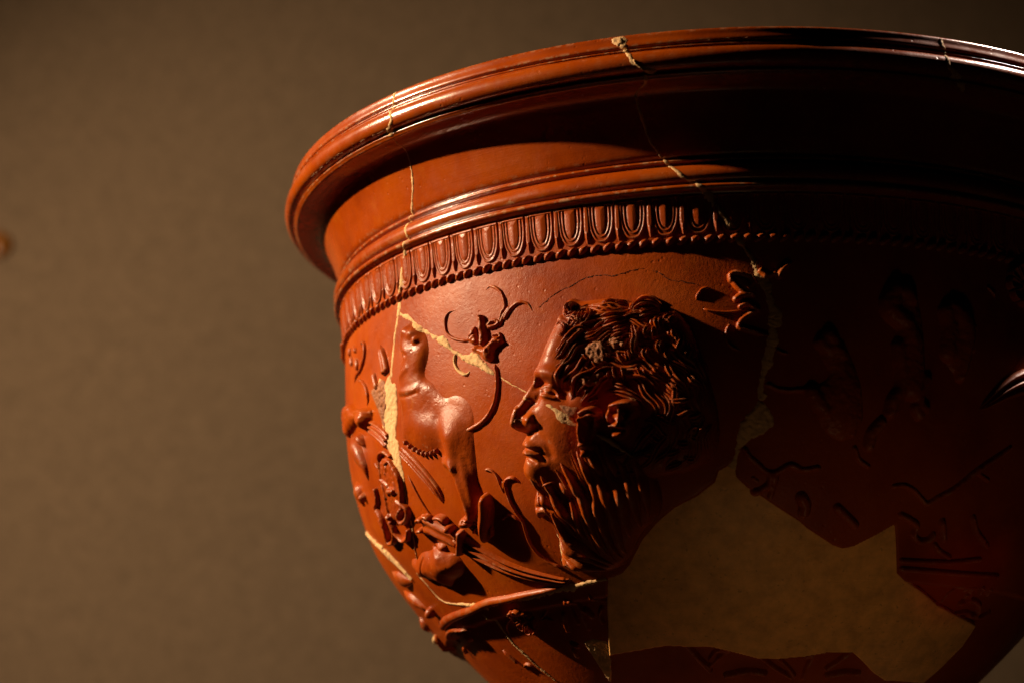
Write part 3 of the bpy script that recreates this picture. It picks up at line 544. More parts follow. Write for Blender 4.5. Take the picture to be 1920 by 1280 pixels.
# ------------------------------------------------------------------ vine sprays, stems, flowers
def tendril(P, w, h=.85, parent=None, name='tendril', **k): return lock(name, P, np.multiply(w, .74), np.multiply(h, .85), parent=parent or bowl, taper=k.pop('taper', (.1, .25)), jitter=.05, step=.3, **k)
F = Field([[(-64.23,80.65),(-62.12,79.42),(-61.18,82.04),(-59.49,81.54),(-58.13,79.89),(-56.16,79.03),(-54.61,80.53),(-56.26,82.66),(-53.77,83.89),(-52.6,85.96),(-54.5,86.45),(-56.43,86.93),(-56.88,89.52),(-59.11,88.61),(-61.67,86.01),(-65.02,83.22)]], 1.5, .16)
F.poly([(-64.44,81.7),(-63.36,80.54),(-61.96,79.72),(-61.68,81.68),(-61.25,83.92),(-62.96,84.15),(-64.65,82.74)], 1.1, 1.0, smooth=False); F.stroke([(-63.49,82.23),(-62.1,81.68),(-61.39,80.46)], .3, -.4)
F.stroke([(-60.35,75.62),(-60.09,76.22)], .75, 1.7, 'max'); F.stroke([(-60.24,76.87),(-59.77,79.95),(-59.26,84.37)], [.75, .85, 1.05], [1.4, 1.6, 2.0], 'max')
F.stroke([(-58.07,80.27),(-56.44,79.35),(-54.71,80.2),(-55.83,80.67),(-57.76,80.86)], .5, .9, 'max'); F.stroke([(-56.54,82.96),(-54.64,83.03),(-54.36,83.88)], .4, .8, 'max')
F.poly([(-61.61,84.4),(-59.63,85.3),(-57.29,84.36),(-56.29,83.46),(-54.4,83.79),(-53.51,85.28),(-54.47,85.65),(-56.42,86.66),(-56.85,88.99),(-58.49,89.25),(-60.71,87.26),(-63.02,85.49)], 2.0, 2.0); F.rough(.15, 1.4, 4)
bloom = F.build('bloom', SLIP_RELIEF)
tendril([(-63.96,83.09),(-66.41,82.46),(-69.84,81.04),(-71.69,79.15),(-71.82,75.79),(-70.47,74.41),(-67.5,74.71)], .62, parent=bloom)
tendril([(-55.89,81.11),(-54.58,79.45),(-53.75,77.44),(-53.16,77.08),(-53.19,74.88),(-54.59,72.1),(-57.53,70.59),(-59.07,71.87)], .68, parent=bloom)
tendril([(-55.44,82),(-53.63,79.08),(-51.72,76.98),(-53.25,79.44),(-51.36,77.25),(-49.03,76.17),(-46.89,76.76),(-45.69,78.43),(-45.23,80.09)], .78, parent=bloom)
tendril([(-68.69,84.97),(-69.25,87.31),(-68.02,89.71),(-65.43,91.12),(-64.11,89.88)], .7, mat=PLASTER, parent=bloom)
stem = tendril([(-56.57,89.83),(-56.08,92.82),(-56.51,96.7),(-57.87,99.9),(-60.63,102.63),(-64.38,104.17),(-69.49,104.96)], [.75, .8, .85, 1.0, .95], 1.1, name='stem', taper=(.05, .12))
s2 = tendril([(-53.72,119.58),(-55.88,117.84),(-58,118.21),(-59.18,119.87),(-58.81,118.49),(-58.53,122.4),(-57.78,125.74),(-56.57,128.74),(-56.94,133.63),(-55.98,137.25),(-53.61,139.92),(-49.85,142.34)], [.75, .75, .6, .6, .65, .65, .75], 1.0, name='stem', taper=(.06, .04))
tendril([(-64.25,115.03),(-62.6,114.91),(-60.64,116.58),(-60,119.48),(-59.88,121.65)], .6, parent=s2); tendril([(-63.18,127.73),(-61.3,126.8),(-59.24,126.99),(-57.93,128.1),(-56.89,129.43)], .65, parent=s2)

# right-hand vine spray beside the head
F = Field([[(3.03,75.47),(7.14,74.91),(8.38,80.44),(8.26,83.93),(3.64,87.73)]], 2, .2)
F.stroke([(2.11,76.25),(2.02,75.04),(3.29,74.48),(4.94,74.98)], .7, 1.6, 'max'); F.stroke([(2.4,75.96),(3.19,77.49),(4.26,78.72),(5.89,79.81),(7,79.98)], [.8, .7, .6], 1.3, 'max'); F.stroke([(3.08,80.78),(4.22,79.92),(6.17,79.82)], .8, 1.3, 'max'); F.stroke([(4.94,75.14),(6.32,75.47),(7.1,76.99),(5.95,78.17)], .8, 1.3, 'max')
F.stroke([(4,82.6),(5.45,81.99),(6.84,82.89),(7.94,83.56)], .6, 1.2, 'max'); F.stroke([(7.94,83.56),(5.77,84.61),(4.09,85.87),(3.43,87.36),(4.84,88.04),(7.66,88.96),(9.68,89.74)], .6, 1.0, 'max'); F.poly([(2.43,75.27),(4.95,75.05),(7.12,76.91),(7.6,79.32),(5.89,80.18),(3.48,77.42)], 1.2, 1.4)
spray = F.build('vine_spray', SLIP_RELIEF)
tendril([(-2.68,77.77),(-4.23,77.85),(-5.54,79.43),(-5.87,80.91)], .5, .7, parent=spray); tendril([(-4.52,82.62),(-2.58,83.31),(1.31,83.77),(5.79,83.3)], .5, .8, parent=spray)
tendril([(1.64,86.37),(0.76,88.07),(0.69,90.22),(1.86,91.97),(4.48,93.1)], .6, parent=spray)
tendril([(13.03,76.37),(13.07,75.17),(14.27,73.35),(16.3,71.98)], [1.2, 1.0, .6], 1.6, parent=spray, name='leaf'); tendril([(8.36,73.61),(9.45,74.53),(10.51,76.06)], 1.3, 1.4, parent=spray, name='leaf'); tendril([(10.54,75.45),(11.96,74.86),(13.04,76.07)], .9, 1.3, parent=spray, name='leaf')
tendril([(11.78,92.58),(12.89,93.43),(14.64,93.75)], .55, parent=spray)

# ------------------------------------------------------------------ fluted horn, moulded ridges, small flowers
horn = lock('horn', [(-83.25,129.99),(-80.7,131.98),(-76.18,135.21),(-70.75,138.85),(-63.9,142.12),(-56.74,144.51),(-50.22,146.08),(-48.51,145.59)], [3.0, 2.9, 2.6, 2.2, 1.9, 1.6, 1.3, 1.0], [2.2, 2.2, 2.0, 1.8, 1.6, 1.4, 1.2, 1.0], ridges=3, taper=(.01, .06), depth=.3)
lock('horn_mouth', [(-95.09,124.46),(-91.02,125.37),(-87.49,127.52),(-83.74,129.71),(-82,131.16)], [3.2, 2.9, 2.8, 2.8, 2.8], [1.8, 2.2, 2.4, 2.3, 2.2], ridges=2, taper=(.12, .02), parent=horn)
for P in ([(-95.65,124.08),(-94.13,123.01),(-92.45,123.41),(-92.56,124.55)], [(-92.25,123.15),(-90.28,122.73),(-88.98,123.5),(-89.4,124.73)], [(-88.13,123.77),(-84.65,123.85),(-82.9,124.81),(-82.97,126.25)], [(-97.51,126.02),(-95.92,125.67),(-93.96,126.11)]): lock('flared_edge', P, .75, 2.6, parent=horn)
lock('horn_strap', [(-78.28,128.32),(-80.21,130.87),(-83.21,134.14)], 1.2, 3.3, parent=horn, taper=(.05, .05))
F = Field([[(-81.48,126.17),(-79.7,127.58)]], 2.2, .16); F.blob([(-82.16,127.09)], 1.5, 1.2, 3.2, 0, 'max'); F.build('knob', SLIP_RELIEF, horn)
band = lock('fluted_band', [(-94.06,104.85),(-90.48,107.99),(-87.69,110.97),(-84.61,114.8),(-82.51,118.19),(-81.9,121.35)], [1.6, 1.8, 1.9, 1.8, 1.6, 1.1], 1.3, ridges=3, taper=(.02, .2), depth=.3)
lock('fluted_band', [(-110.48,95.36),(-106.02,97.45),(-101.96,99.97),(-100,101.76)], [2.0, 2.2, 2.4], 1.5, ridges=3, taper=(.1, .02), depth=.3)
lock('ridge_line', [(-94.28,110.61),(-92.78,113.55),(-91.57,117.15),(-90.11,120.81),(-88.5,123.8)], .35, .6)
lock('moulded_ridge', [(-130.36,152.19),(-118.9,151.03),(-107.61,150.47),(-96.07,150.06),(-85.33,148.98),(-76.58,148.85),(-65.93,148.18),(-51,147.38)], [1.6, 1.5, 1.3, 1.3, 1.2, .9, .8], 1.5, taper=(.05, .1))
def flower(c, r, n, wob_=.15, h=1.6):
    c = c[0]; F = Field([[(c[0]-r*.5, c[1]-r*.5), (c[0]+r*.5, c[1]+r*.5)]], 1, .16); F.blob([c], r*.6, r*.6, .9, 0, 'max'); F.blob([c], r*.22, r*.22, 2.0, 0, 'max'); f = F.build('flower', SLIP_RELIEF)
    for k in range(n):
        a = 2*math.pi*k/n+.3; d = np.array([math.cos(a), math.sin(a)]); e = np.array([-d[1], d[0]]); p = np.array(c); wd = r*math.pi/n*.95
        O = [p+d*r*.24, p+d*r*.62+e*wd*.62, p+d*r*.92+e*wd*.8, p+d*r*1.04, p+d*r*.92-e*wd*.8, p+d*r*.62-e*wd*.62]
        Fp = Field([O], .4, .11); q_ = sdf(Fp.U, Fp.V, smooth_path(O, .2, True)); Fp.H = np.where(q_ > -.25, .55*h*np.exp(-((q_-.25)/.3)**2)+.25+.35*h*np.clip(((Fp.U-p[0])**2+(Fp.V-p[1])**2)**.5/r, 0, 1)*(q_ > 0)-(q_ < 0)*.8, -.6)
        Fp.build('petal', SLIP_RELIEF, f)
    return f
fl = flower([(-75.34,156.08)], 4.2, 8)
tendril([(-81.19,155.21),(-84.94,156.32),(-87.61,157.93),(-89.24,160.44)], .5, parent=fl); tendril([(-68.64,156.72),(-64.65,154.92),(-63.19,153.29)], .5, parent=fl); tendril([(-68.87,156.99),(-65.38,156.82),(-63.27,157.96)], .5, parent=fl)
fl2 = flower([(76.94,72.07)], 5.2, 9, h=2.0); tendril([(65.15,74.02),(66.99,75.4),(67.89,76.64)], .5, parent=fl2)
tendril([(-107.81,158.38),(-108.82,155.73),(-114.26,154.26),(-122.76,153.94),(-130.53,155.25),(-133.22,157.41),(-131.11,159.32)], [.6, .8, 1.1, 1.1, 1.0], 1.5, name='scroll'); lock('scroll', [(-119.25,155.29),(-116.66,156.97),(-116.75,159.57)], 1.2, 1.8)
lock('scroll', [(-132.71,159.71),(-133.91,161.27),(-133.75,162.14)], .9, 1.2); lock('ridge_line', [(-100.68,164.09),(-98.51,166.72),(-96.72,169.54)], .7, 1.0); tendril([(-95.68,170.87),(-93.05,169.85),(-90.11,170.5),(-89.95,172.35)], .6, 1.0)

# ------------------------------------------------------------------ the strip of figures along the left edge
tf = Field([[(-106.74,103.02),(-97.49,104.81),(-95.03,115.71),(-107.32,128.62),(-125.1,125.72)]], 2, .2)
for P, w_, h_ in [([(-106.57,106.98),(-105.79,104.28),(-103.02,103.69),(-99.32,105.57)], .6, 1.2), ([(-108.53,105.75),(-107.05,107.75),(-107.75,109.91),(-107.63,112.82),(-109.25,117.79),(-110.48,120.53)], .55, 1.1), ([(-103.21,106.76),(-100.44,106.57),(-99.15,108.36)], .6, 1.3), ([(-103.01,107.65),(-104.24,109.13)], .6, 1.0), ([(-99.45,107.74),(-100.44,110.1)], .5, .9),
    ([(-98.57,109.03),(-97.37,111.78),(-98.19,115.05),(-99.72,117.65),(-98.27,119.9),(-100.57,121.85),(-104.45,122.26),(-104.64,120.61),(-102.55,119.5)], .7, 1.5), ([(-108.28,110.1),(-104.73,112.47),(-105.45,114.36)], .7, 1.2), ([(-104.22,113.71),(-101.77,114.14)], 1.0, 1.9), ([(-102.47,116.9),(-99.93,118.77)], .7, 1.2), ([(-113.9,111.68),(-114.68,113.89),(-118.53,115.87)], .6, 1.2),
    ([(-110.48,121.28),(-110.65,123.49),(-108.21,126.64),(-104.95,126.54),(-102.09,124.86)], .65, 1.6), ([(-117.17,119.4),(-116.85,122.48),(-118.85,125.54),(-114.71,125.9),(-110.33,123.25),(-110.63,121.4)], .7, 1.6), ([(-109.65,119.78)]*2, 1.0, 2.0), ([(-117.66,116.92),(-116.62,118.6),(-116.39,120.74),(-117.62,122.96)], .8, 1.4), ([(-101.13,112.25),(-100.76,114.6)], .9, 1.0)]:
    tf.stroke([P[0], (P[0][0]+.2, P[0][1]+.2)] if len(P) == 2 and P[0] == P[1] else P, w_, h_, 'max')
tf.poly([(-105.65,105.24),(-99.14,107.04),(-97.76,112.39),(-100.12,117.73),(-105.94,121.17),(-112.54,120.37),(-110.98,114.69),(-108.92,109.22)], .7, 1.5); tf.rough(.1, 1.5, 3)
tf.build('thyrsus', SLIP_RELIEF)
lock('blade', [(-101.24,75.65),(-99.37,78.57),(-98.23,81.42),(-97.5,84.45)], [.7, 1.3, 1.7, 1.9], 1.6, taper=(.3, .05), ridges=2, depth=.08); lock('blade', [(-105.17,81.93),(-104.26,84.31),(-102.79,87.53)], 1.1, 1.3)
tendril([(-115.05,72.79),(-114.07,72),(-111.97,72.7),(-111.13,74.99),(-112.31,77.65),(-115.16,79.31),(-118.87,79.86),(-122.27,81.55)], .6, 1.1); tendril([(-117.83,81.07),(-113.01,82.93),(-110.18,85.51),(-109.4,88.3),(-111.41,90.46)], .6, 1.1)
for P in ([(-123.05,70.36),(-119.3,73.17)], [(-125.22,72.5),(-124.53,76.02)], [(-119.67,74.57),(-118.22,76.75),(-118.6,78.74)], [(-126.83,69.64),(-127.68,72.46)]): lock('leaf', P, .9, 1.0)
FIG = [(-132.52,85.23),(-125.08,85.81),(-119.62,88.58),(-109.22,91.52),(-108.03,93.21),(-109.3,96.37),(-108.59,94.9),(-111.49,96.29),(-117.06,93.05),(-124.69,93.7),(-130.19,94.26),(-131.91,89.69)]
F = Field([FIG], 2, .22); F.poly(FIG, 2.2, 2.6); F.blur(.5); F.blob([(-111.13,93.66)], 4, 4, 1.2); F.stroke([(-116.23,89.95),(-111.32,90.91),(-106.17,92.75)], .8, .9); F.stroke([(-117.97,94.17),(-114.69,96.32)], .8, -.9); F.rough(.15, 2, 5); fig = F.build('draped_figure', SLIP_RELIEF)
lock('fold', [(-127.86,93.58),(-123.81,97.43),(-120.17,101.7),(-118.17,105.02),(-118.74,108.72)], [1.8, 2.6, 2.8, 2.4, 1.6], 2.6, parent=fig, taper=(.4, .4)); lock('fold', [(-118.96,95.25),(-116.79,97.76),(-114.95,100.17)], 1.3, 2.4, parent=fig, taper=(.4, .4)); lock('fold', [(-132.71,105.68),(-131.13,109.62),(-131.07,113.58)], [2.0, 2.6, 2.0], 2.2, parent=fig, taper=(.4, .4)); lock('fold', [(-126.82,109.84),(-127.44,112.74)], 1.4, 2.4, parent=fig, taper=(.4, .4))
lock('ridge_line', [(-151.69,144.95),(-151.13,147.94),(-153.45,150.57)], 1.6, 2.0, taper=(.4, .4)); lock('ridge_line', [(-141.02,137.55),(-133.78,142.19),(-128.32,146.51)], [1.5, 2.0, 2.0], 2.0, taper=(.4, .4)); F = Field([[(-128.13,145.2),(-123.9,148.5)]], 2, .2); F.blob([(-124.78,147.02)], 2.0, 1.6, 2.6, 0, 'max'); F.build('knob', SLIP_RELIEF)
lock('ridge_line', [(-148.25,152.05),(-152.49,154.91),(-153.97,158.64)], 1.6, 1.6); lock('worn_edge', [(-148.92,151.8),(-149.75,152.53),(-157.25,152.89)], 1.2, 2.0, mat=PLASTER)
lock('ridge_line', [(-138.26,131.81),(-131.94,135.09),(-122.52,137.66)], [2.0, 2.8, 2.2], 1.8, taper=(.4, .5))

# ------------------------------------------------------------------ relief in the shaded right half
def strokes(name, lst, rgh=.12, body=None):
    F = Field([p for p, _, _ in lst]+([body] if body else []), 3.5, .22)
    if body: F.poly(body, 1.7, 5.0, .9)
    for P, w_, h_ in lst: F.stroke(P, w_, h_, 'max')
    F.blur(.35); F.rough(rgh, 1.8, 3); o = F.build(name, SLIP_RELIEF)
    return o
strokes('standing_figure', [([(39.79,77.84),(38.48,80.98),(38.59,82.86),(40.26,84.63),(41.99,85.64)], [2, 2.6, 2.4, 2.0], 3), ([(41.82,84.9),(42.91,87.45),(43.24,89.29)], 2.2, 2.8), ([(40.44,91.35),(40.6,94.28),(41.19,97.91),(41.05,100.83),(38.99,103.84),(38.35,106.77)], [2.0, 1.8, 1.6, 1.6, 1.5], 2.2), ([(42.51,78.39),(43.22,79.85)], 2.2, 2.6), ([(43.63,89.64),(43.96,95.52),(43.64,100.66)], 3, 2.5), ([(47.65,98.55),(46.09,101.22),(46.05,104.49),(47.54,105.12)], 1.4, 1.8), ([(45.08,105.29),(46,106.68)], 1.5, 1.8)], body=[(38.31,78.28),(42.3,76.63),(45.36,79.24),(46.97,89.33),(46.17,100.47),(42.29,104.37),(40.1,107.77),(37.58,105.36),(39.36,100.19),(38.94,93.62),(39.49,86.9),(37.54,82.51)])
strokes('raised_leg', [([(54.33,80.67),(56.2,82.37),(57.83,85.25),(57.91,89.04),(57.18,92.86),(56.56,97.03)], [2.0, 2.6, 2.6, 2.0, 1.6, 1.4], [2.4, 3.0, 3.0, 2.6, 2.2, 2.0]), ([(58.13,83.68),(58.89,86.65),(59.31,90.01)], 1.3, 1.8), ([(52.98,81.97),(53.67,85.71),(53.05,91.79)], 2.2, 2.2), ([(59.44,84.29),(61.48,84.62)], .5, .9)], body=[(51.87,81.28),(54.56,79.06),(57.99,80.58),(60.71,84.86),(60.72,90.95),(57.61,97.64),(55.38,96.75),(52.75,94.03)])
strokes('small_figure', [([(21.79,91.06),(23.56,92.48),(25.74,92.43),(26.45,93.87)], 1.6, 2.0), ([(23.63,89.55),(24.51,90.63)], 1.8, 2.2), ([(19.64,102.51),(20.92,104.47),(22.97,106.95)], [1.8, 2.2, 1.5], 2.4), ([(26.44,94.23),(27.87,97.83),(30.87,101.7)], .6, .8), ([(27.14,101.46),(29.4,103.55),(29.89,107.13),(29.75,112.18)], .7, 1), ([(9.63,100.73),(12.63,102.01),(17.3,102),(22.73,101.21)], .6, .9), ([(36.53,109.03),(34.36,111.65),(33.8,114.58)], 1.5, 1.8), ([(27.29,108.29),(29.96,108.92)], .6, .9)], body=[(20.8,89.57),(24.46,88),(26.94,90.52),(30.17,97),(31.73,103.1),(31.64,110.32),(27.61,113.71),(23.75,112.34),(20.26,107),(19.14,102.33),(23.52,98.65),(21.76,94.32)])
lock('horn', [(62.45,104.18),(65.11,102.05),(68.85,99.39),(72.84,97.2),(77.64,95.21)], [.5, 1.5, 2.3, 2.9, 3.2], [1, 1.8, 2.2, 2.4, 2.4], ridges=3, depth=.3, taper=(.1, .02))
strokes('vine_spray', [([(4.07,115.54),(5.06,117.29),(7.1,119.05),(9.18,120.96),(10.98,121.27),(15.13,119.4),(17.17,120.26)], [.8, .8, .8, .9], 1.1), ([(10.38,121.41),(10.1,123.46),(8,125.21),(6.48,125.63)], .9, 1.2), ([(11.6,122.29),(10.74,124.94),(10.18,127.03)], .8, 1), ([(5.88,122.23),(7.08,123.13)], .5, .8), ([(14.6,119.98),(15.78,119.4),(17.32,120.41),(21.84,119.93)], .7, 1), ([(30.4,115.12),(31.53,117.69),(34.21,119.34)], .7, 1)])
strokes('vine_spray', [([(41.39,123.74),(44.03,123.32),(46.98,124.21),(49.57,126.03),(51.81,127.44),(54.62,125.71),(58.8,123.28),(64.14,118.64),(68.93,115.19),(73.62,112)], [.6, .7, .8, .8, .7], 1.0), ([(45.12,130.64),(47.55,131.47),(50.74,133.23),(50.29,135.21),(52.92,137.03),(55.52,136.55),(56.55,135.17)], .9, 1.3), ([(58.08,137.72),(60.5,139.25),(64.77,140.67)], .8, 1.2), ([(60.17,135.92),(57.98,131.8)], 1.2, 1.4), ([(67.44,129.78),(69.92,132.85),(74.27,135.49),(76.51,136.65)], .9, 1.2), ([(27.49,129.38),(29.75,131.21),(32.91,133.67)], 1.2, 1.5), ([(17.99,127.05),(19.08,128.88),(18.93,130.75)], 1.6, 1.6), ([(64.14,118.64),(68.69,120.32)], .6, .8)])
for P in ([(48.31,142.48),(57.32,142.35),(67.21,141.71),(77.38,140.03)], [(49.17,144.67),(60.72,144.74),(72.51,144.65),(88.74,143.99)]): lock('moulded_ridge', P, .8, 1.3, taper=(.02, .05))
strokes('rosette', [([(71.95,153.97),(73.44,150.98),(77.27,148.92),(82.63,148.5)], .5, .7), ([(79.45,150.2),(81.03,149.35),(83.12,151.01),(81.04,151.35)], .6, 1.0), ([(83.99,148.03),(87.42,150.3)], .7, 1.0), ([(88.08,148.41),(91.43,150.33)], .7, 1.0), ([(80.14,153.78),(83.25,152.51),(89.88,153.58),(91.86,156.1),(87.89,156.95)], .9, 1.2), ([(80.53,156.93),(85.04,156.08),(94.08,157.02),(98.02,155.05)], .7, 1.0)])
strokes('acanthus_leaf', [([(-17.03,168.19),(-13.47,172.78),(-10.05,176.29)], 1.2, 1.2), ([(-9.5,172.88),(-6.52,170.14),(-1.39,169.68),(-6.13,172.38),(-9.86,175.14)], .8, 1.1), ([(8.85,171.47),(15.26,175.45),(23.04,178.92)], .8, 1.2), ([(16.18,172.62),(19.96,174.88),(24.33,178.33)], .7, 1.1), ([(26.75,172.03),(29.28,171.45),(28.12,176.56),(28.16,178.89)], .9, 1.2), ([(43.96,170.08),(39.89,173.55),(36.57,175.89)], .9, 1.2), ([(-4.02,178.16),(4.39,176.82),(12.06,177.46)], 1.0, 1.2), ([(37.62,178.2),(44.62,176.9),(51.84,177.03)], 1.0, 1.2)])
strokes('acanthus_leaf', [([(-53.69,151.46),(-54.39,155.73),(-54.36,159.06)], .8, 1.1), ([(-52.27,151.75),(-50.92,154.18),(-51.18,157.8),(-51.33,161.16)], .8, 1.1), ([(-58.29,156.16),(-59.34,159.07),(-59.71,160.95)], .8, 1.3), ([(-49.08,155.75),(-48.1,157.28)], 1.2, 1.2), ([(-44.78,150.72),(-44.09,152.88),(-40.54,153.47)], .6, .9), ([(-43.14,155.44),(-45.23,157.84),(-44.85,159.71)], .8, 1), ([(-61.39,165.1),(-59.41,166.02)], .9, 1), ([(-62.45,167.01),(-62.57,169.42)], .7, 1)])

# ------------------------------------------------------------------ old breaks, filled and mended
F = Field([INFILL_P], 2.0, .3); d = sdf(F.U, F.V, np.array(INFILL_P))
F.H = np.where(d > -1.4, -.34-step_in(F.U, F.V)+.10*vnoise(F.U, F.V, 16, 3)+.03*vnoise(F.U, F.V, 3, 5)+4*np.minimum(d, 0), -9); F.H = np.where(F.H < -.5+0*d, np.where(d > -1.0, np.maximum(F.H, -.49), -.6), F.H); F.build('infill', INFILL)['label'] = 'plain smooth tan plaster panel where a sherd is missing'
head_or_wall = lambda u, v: np.maximum(HEAD.at(u, v), 0)*((u > HEAD.u[0]) & (u < HEAD.u[-1]) & (v > HEAD.v[0]) & (v < HEAD.v[-1]))
def anim(u, v): return np.maximum(A.at(u, v), 0)*((u > A.u[0]) & (u < A.u[-1]) & (v > A.v[0]) & (v < A.v[-1]))
seam('mend_seam', [(-73.31,2.96),(-73.12,5.77),(-73.08,10.23),(-72.5,12.25),(-74.17,14.58),(-75.74,18.06)], [.9, .5, .7, .55, .9, .8], seed=1)
patch('mend_patch', [(-74.58,13.88),(-74.04,14.66),(-74.9,17.56),(-76.94,16.24),(-76.15,14.89)], PLASTER, h=.3, rough=.15)
seam('mend_seam', [(-75.63,19),(-77.12,21.77),(-77.93,24.99),(-78.13,28.45),(-78.98,31.89),(-78.97,31.61),(-80.26,35.55),(-82.53,39.88),(-84.19,43.75),(-83.19,50.17),(-85.74,54.86),(-88.33,59.83),(-89.34,63.21),(-90.48,65.91),(-91.8,70.9)], [.22, .2, .25, .4, .45, .45, .5, .6, .65, .7, .65, .7], seed=2, base=anim)
seam('mend_seam', [(-90.51,67.22),(-91.5,70.87),(-92.73,74.31),(-93.8,79.22),(-95.24,85.74)], [.75, .6, .5, .5, .8], seed=3)
patch('mend_patch', [(-95.8,85.47),(-95.21,87.74),(-93.31,88.43),(-93.4,94.05),(-95.83,101.29),(-95.61,99.31),(-96.36,100.85),(-95.26,102.75),(-95.47,107.22),(-96.12,111.93),(-97.39,111.42),(-99.16,108.82),(-99.8,105),(-101.48,101.26),(-101.55,94.71),(-101.09,98.41),(-101.76,93.72),(-105.55,88.58),(-106.86,86.84),(-102.89,86.59),(-101.75,84.83),(-99.01,86.89),(-96.5,85.46)], PLASTER, h=.12, rough=.14, base=lambda u, v: .6*anim(u, v)+.12, seed=7)
patch('worn_patch', [(-106.86,86.84),(-102.89,86.59),(-100.8,85.34),(-98.71,86.96),(-98.12,90.23),(-98.84,92.91),(-100.25,95.17),(-100.4,98.27),(-101.75,96),(-103.56,91.9),(-105.91,88.5)], CLAYM, h=.25, rough=.22, base=lambda u, v: .6*anim(u, v)+.2, seed=17)
seam('mend_seam', [(-96.13,111.64),(-98.81,118.97),(-100.34,123.76),(-106.7,131.28),(-107.45,132.1),(-113.73,136.55),(-112.58,139.69),(-110.53,144.87),(-99.27,148.14)], [.4, .2, .18, .18, .25, .2, .25, .3], seed=4, base=lambda u, v: 0*u+.1)
seam('mend_seam', [(-90.66,70.21),(-89.11,71.08),(-86.52,72.09),(-85.12,73.42),(-81.52,76.24),(-77.29,78.87),(-73.72,81.01)], [.5, .8, .7, .6, .6, .7], seed=5, base=anim)
patch('mend_patch', [(-75.03,80.59),(-72.83,80.21),(-71.36,82.45),(-69.91,84.11),(-65.6,86.3),(-62.46,86.47),(-60.5,88.3),(-58.62,90.23),(-56.81,92.39),(-59.03,91.5),(-62.26,89.34),(-65.67,87.64),(-67.75,85.89),(-70.66,83.96)], PLASTER, h=.2, rough=.15, base=lambda u, v: 0*u+.2, seed=8)
seam('mend_seam', [(-57.12,92.21),(-54.39,94.1),(-51.9,95.79),(-52.56,95.36),(-50.34,96.8),(-47.67,98.38),(-45.3,99.8),(-47.67,98.32),(-45.1,100.2),(-43.96,101.11)], [.35, .22, .2, .18, .25, .2, .2, .3, .35], seed=6, base=head_or_wall)
seam('mend_seam', [(-34.73,106.38),(-33.49,107.11),(-30.43,109.01),(-26.97,110.92),(-24.02,113.16),(-22.06,114.74),(-19.91,116.51)], [.4, .3, .25, .45, .5, .2, .1], seed=7, base=lambda u, v: head_or_wall(u, v)+1.0)
seam('mend_seam', [(-19.6,3.83),(-18.07,3.75),(-17.52,6.83),(-15.87,11.29),(-15.2,12.88)], [1.0, 1.1, .7, .6, .8], seed=8)
patch('mend_patch', [(-15.62,11.64),(-14.45,12.83),(-13.31,13.72),(-11.32,14.54),(-12,17.6),(-13.36,15.77),(-14.59,14.03)], PLASTER, h=.4, rough=.25, seed=9)
patch('mend_patch', [(-19.98,3.6),(-18.07,3.52),(-17.79,5.21),(-18.79,5.58)], PLASTER, h=.3, rough=.2, seed=10)
seam('mend_seam', [(-13.46,16.44),(-13.91,20.46),(-16.7,25.09),(-16.7,27.25),(-15.83,32.39),(-14.75,36.35),(-13.01,39.47)], [.6, .6, .5, .5, .5, .5, .5], seed=9)
seam('mend_seam', [(-13.01,39.47),(-10.95,43.58),(-12.07,41.26),(-10.99,44.17),(-8.24,48.27),(-5.33,50.63),(-2.66,55.01),(0.26,59.62),(2.68,63.32)], [.4, .4, .5, .6, .8, 1.0, .9, 1.0], seed=10)
seam('mend_seam', [(3.34,65.15),(5.22,67.93),(7.09,71.02),(8.12,73.76),(9.41,76.8),(10.33,78.62),(10.92,81.92),(11.91,85.79),(11.3,86.89),(10.98,90.35),(9.6,95.46),(8.46,99.69),(7.95,103.9),(8.81,102.8)], [.9, .7, .6, 1.2, 1.3, 1.2, 1.3, 1.8, 1.4, 1.5, 1.4, 1.0, .9, .9], h=.3, seed=11)
patch('mend_patch', [(7.94,104.47),(9.39,105.54),(10.62,108.08),(11.04,109.77),(9.11,111.65),(6.75,112.88),(5.02,113.7),(4.15,114.53),(2.41,115.13),(2.49,112.37),(3.41,109.44),(5.8,106.75)], PLASTER, h=.3, rough=.15, seed=12)
seam('mend_seam', [(2.64,114.5),(2.15,116.61),(1.44,118.73),(0.87,119.92)], [.9, .6, .8, 1.4], seed=12)
seam('mend_seam', [(-101.28,147.59),(-93.57,148.89),(-88.17,149.69),(-78.49,148.85),(-70.25,148.96),(-63.1,148.91),(-57.31,148),(-50.55,147.87),(-41.78,146.98),(-37.2,146.45)], [.6, .7, 1.4, 1.5, 1.2, 1.0, 1.2, 1.0, .8, .6], h=.5, seed=13)
seam('mend_seam', [(-91.69,151.97),(-90.75,155.18),(-90.95,159.14),(-90.73,163.24),(-88.49,168.03),(-86.61,172.01),(-83.32,176.14)], [.25, .9, .6, .5, .6, .5, .5], seed=14, h=.3)
seam('mend_seam', [(-145.17,118.72),(-137.51,122.15),(-132.15,125.19),(-127.19,129.29),(-124.03,132.76),(-121.73,136.84)], [.9, 1.0, 1.0, 1.8, 1.4, .7], seed=15, h=.8)
patch('mend_patch', [(-55.99,165.2),(-47.18,165.75),(-47.28,168.49),(-54.82,178.72),(-55.52,174.49),(-55.86,169.99)], PLASTER, h=.2, rough=.15, seed=16)
seam('mend_seam', [(46.52,3.45),(46.96,6.87),(47.17,12.35),(49.11,14.38),(50.91,17.69),(53.34,21.21)], [.5, .35, .5, 1.6, 1.4, .3], seed=17)
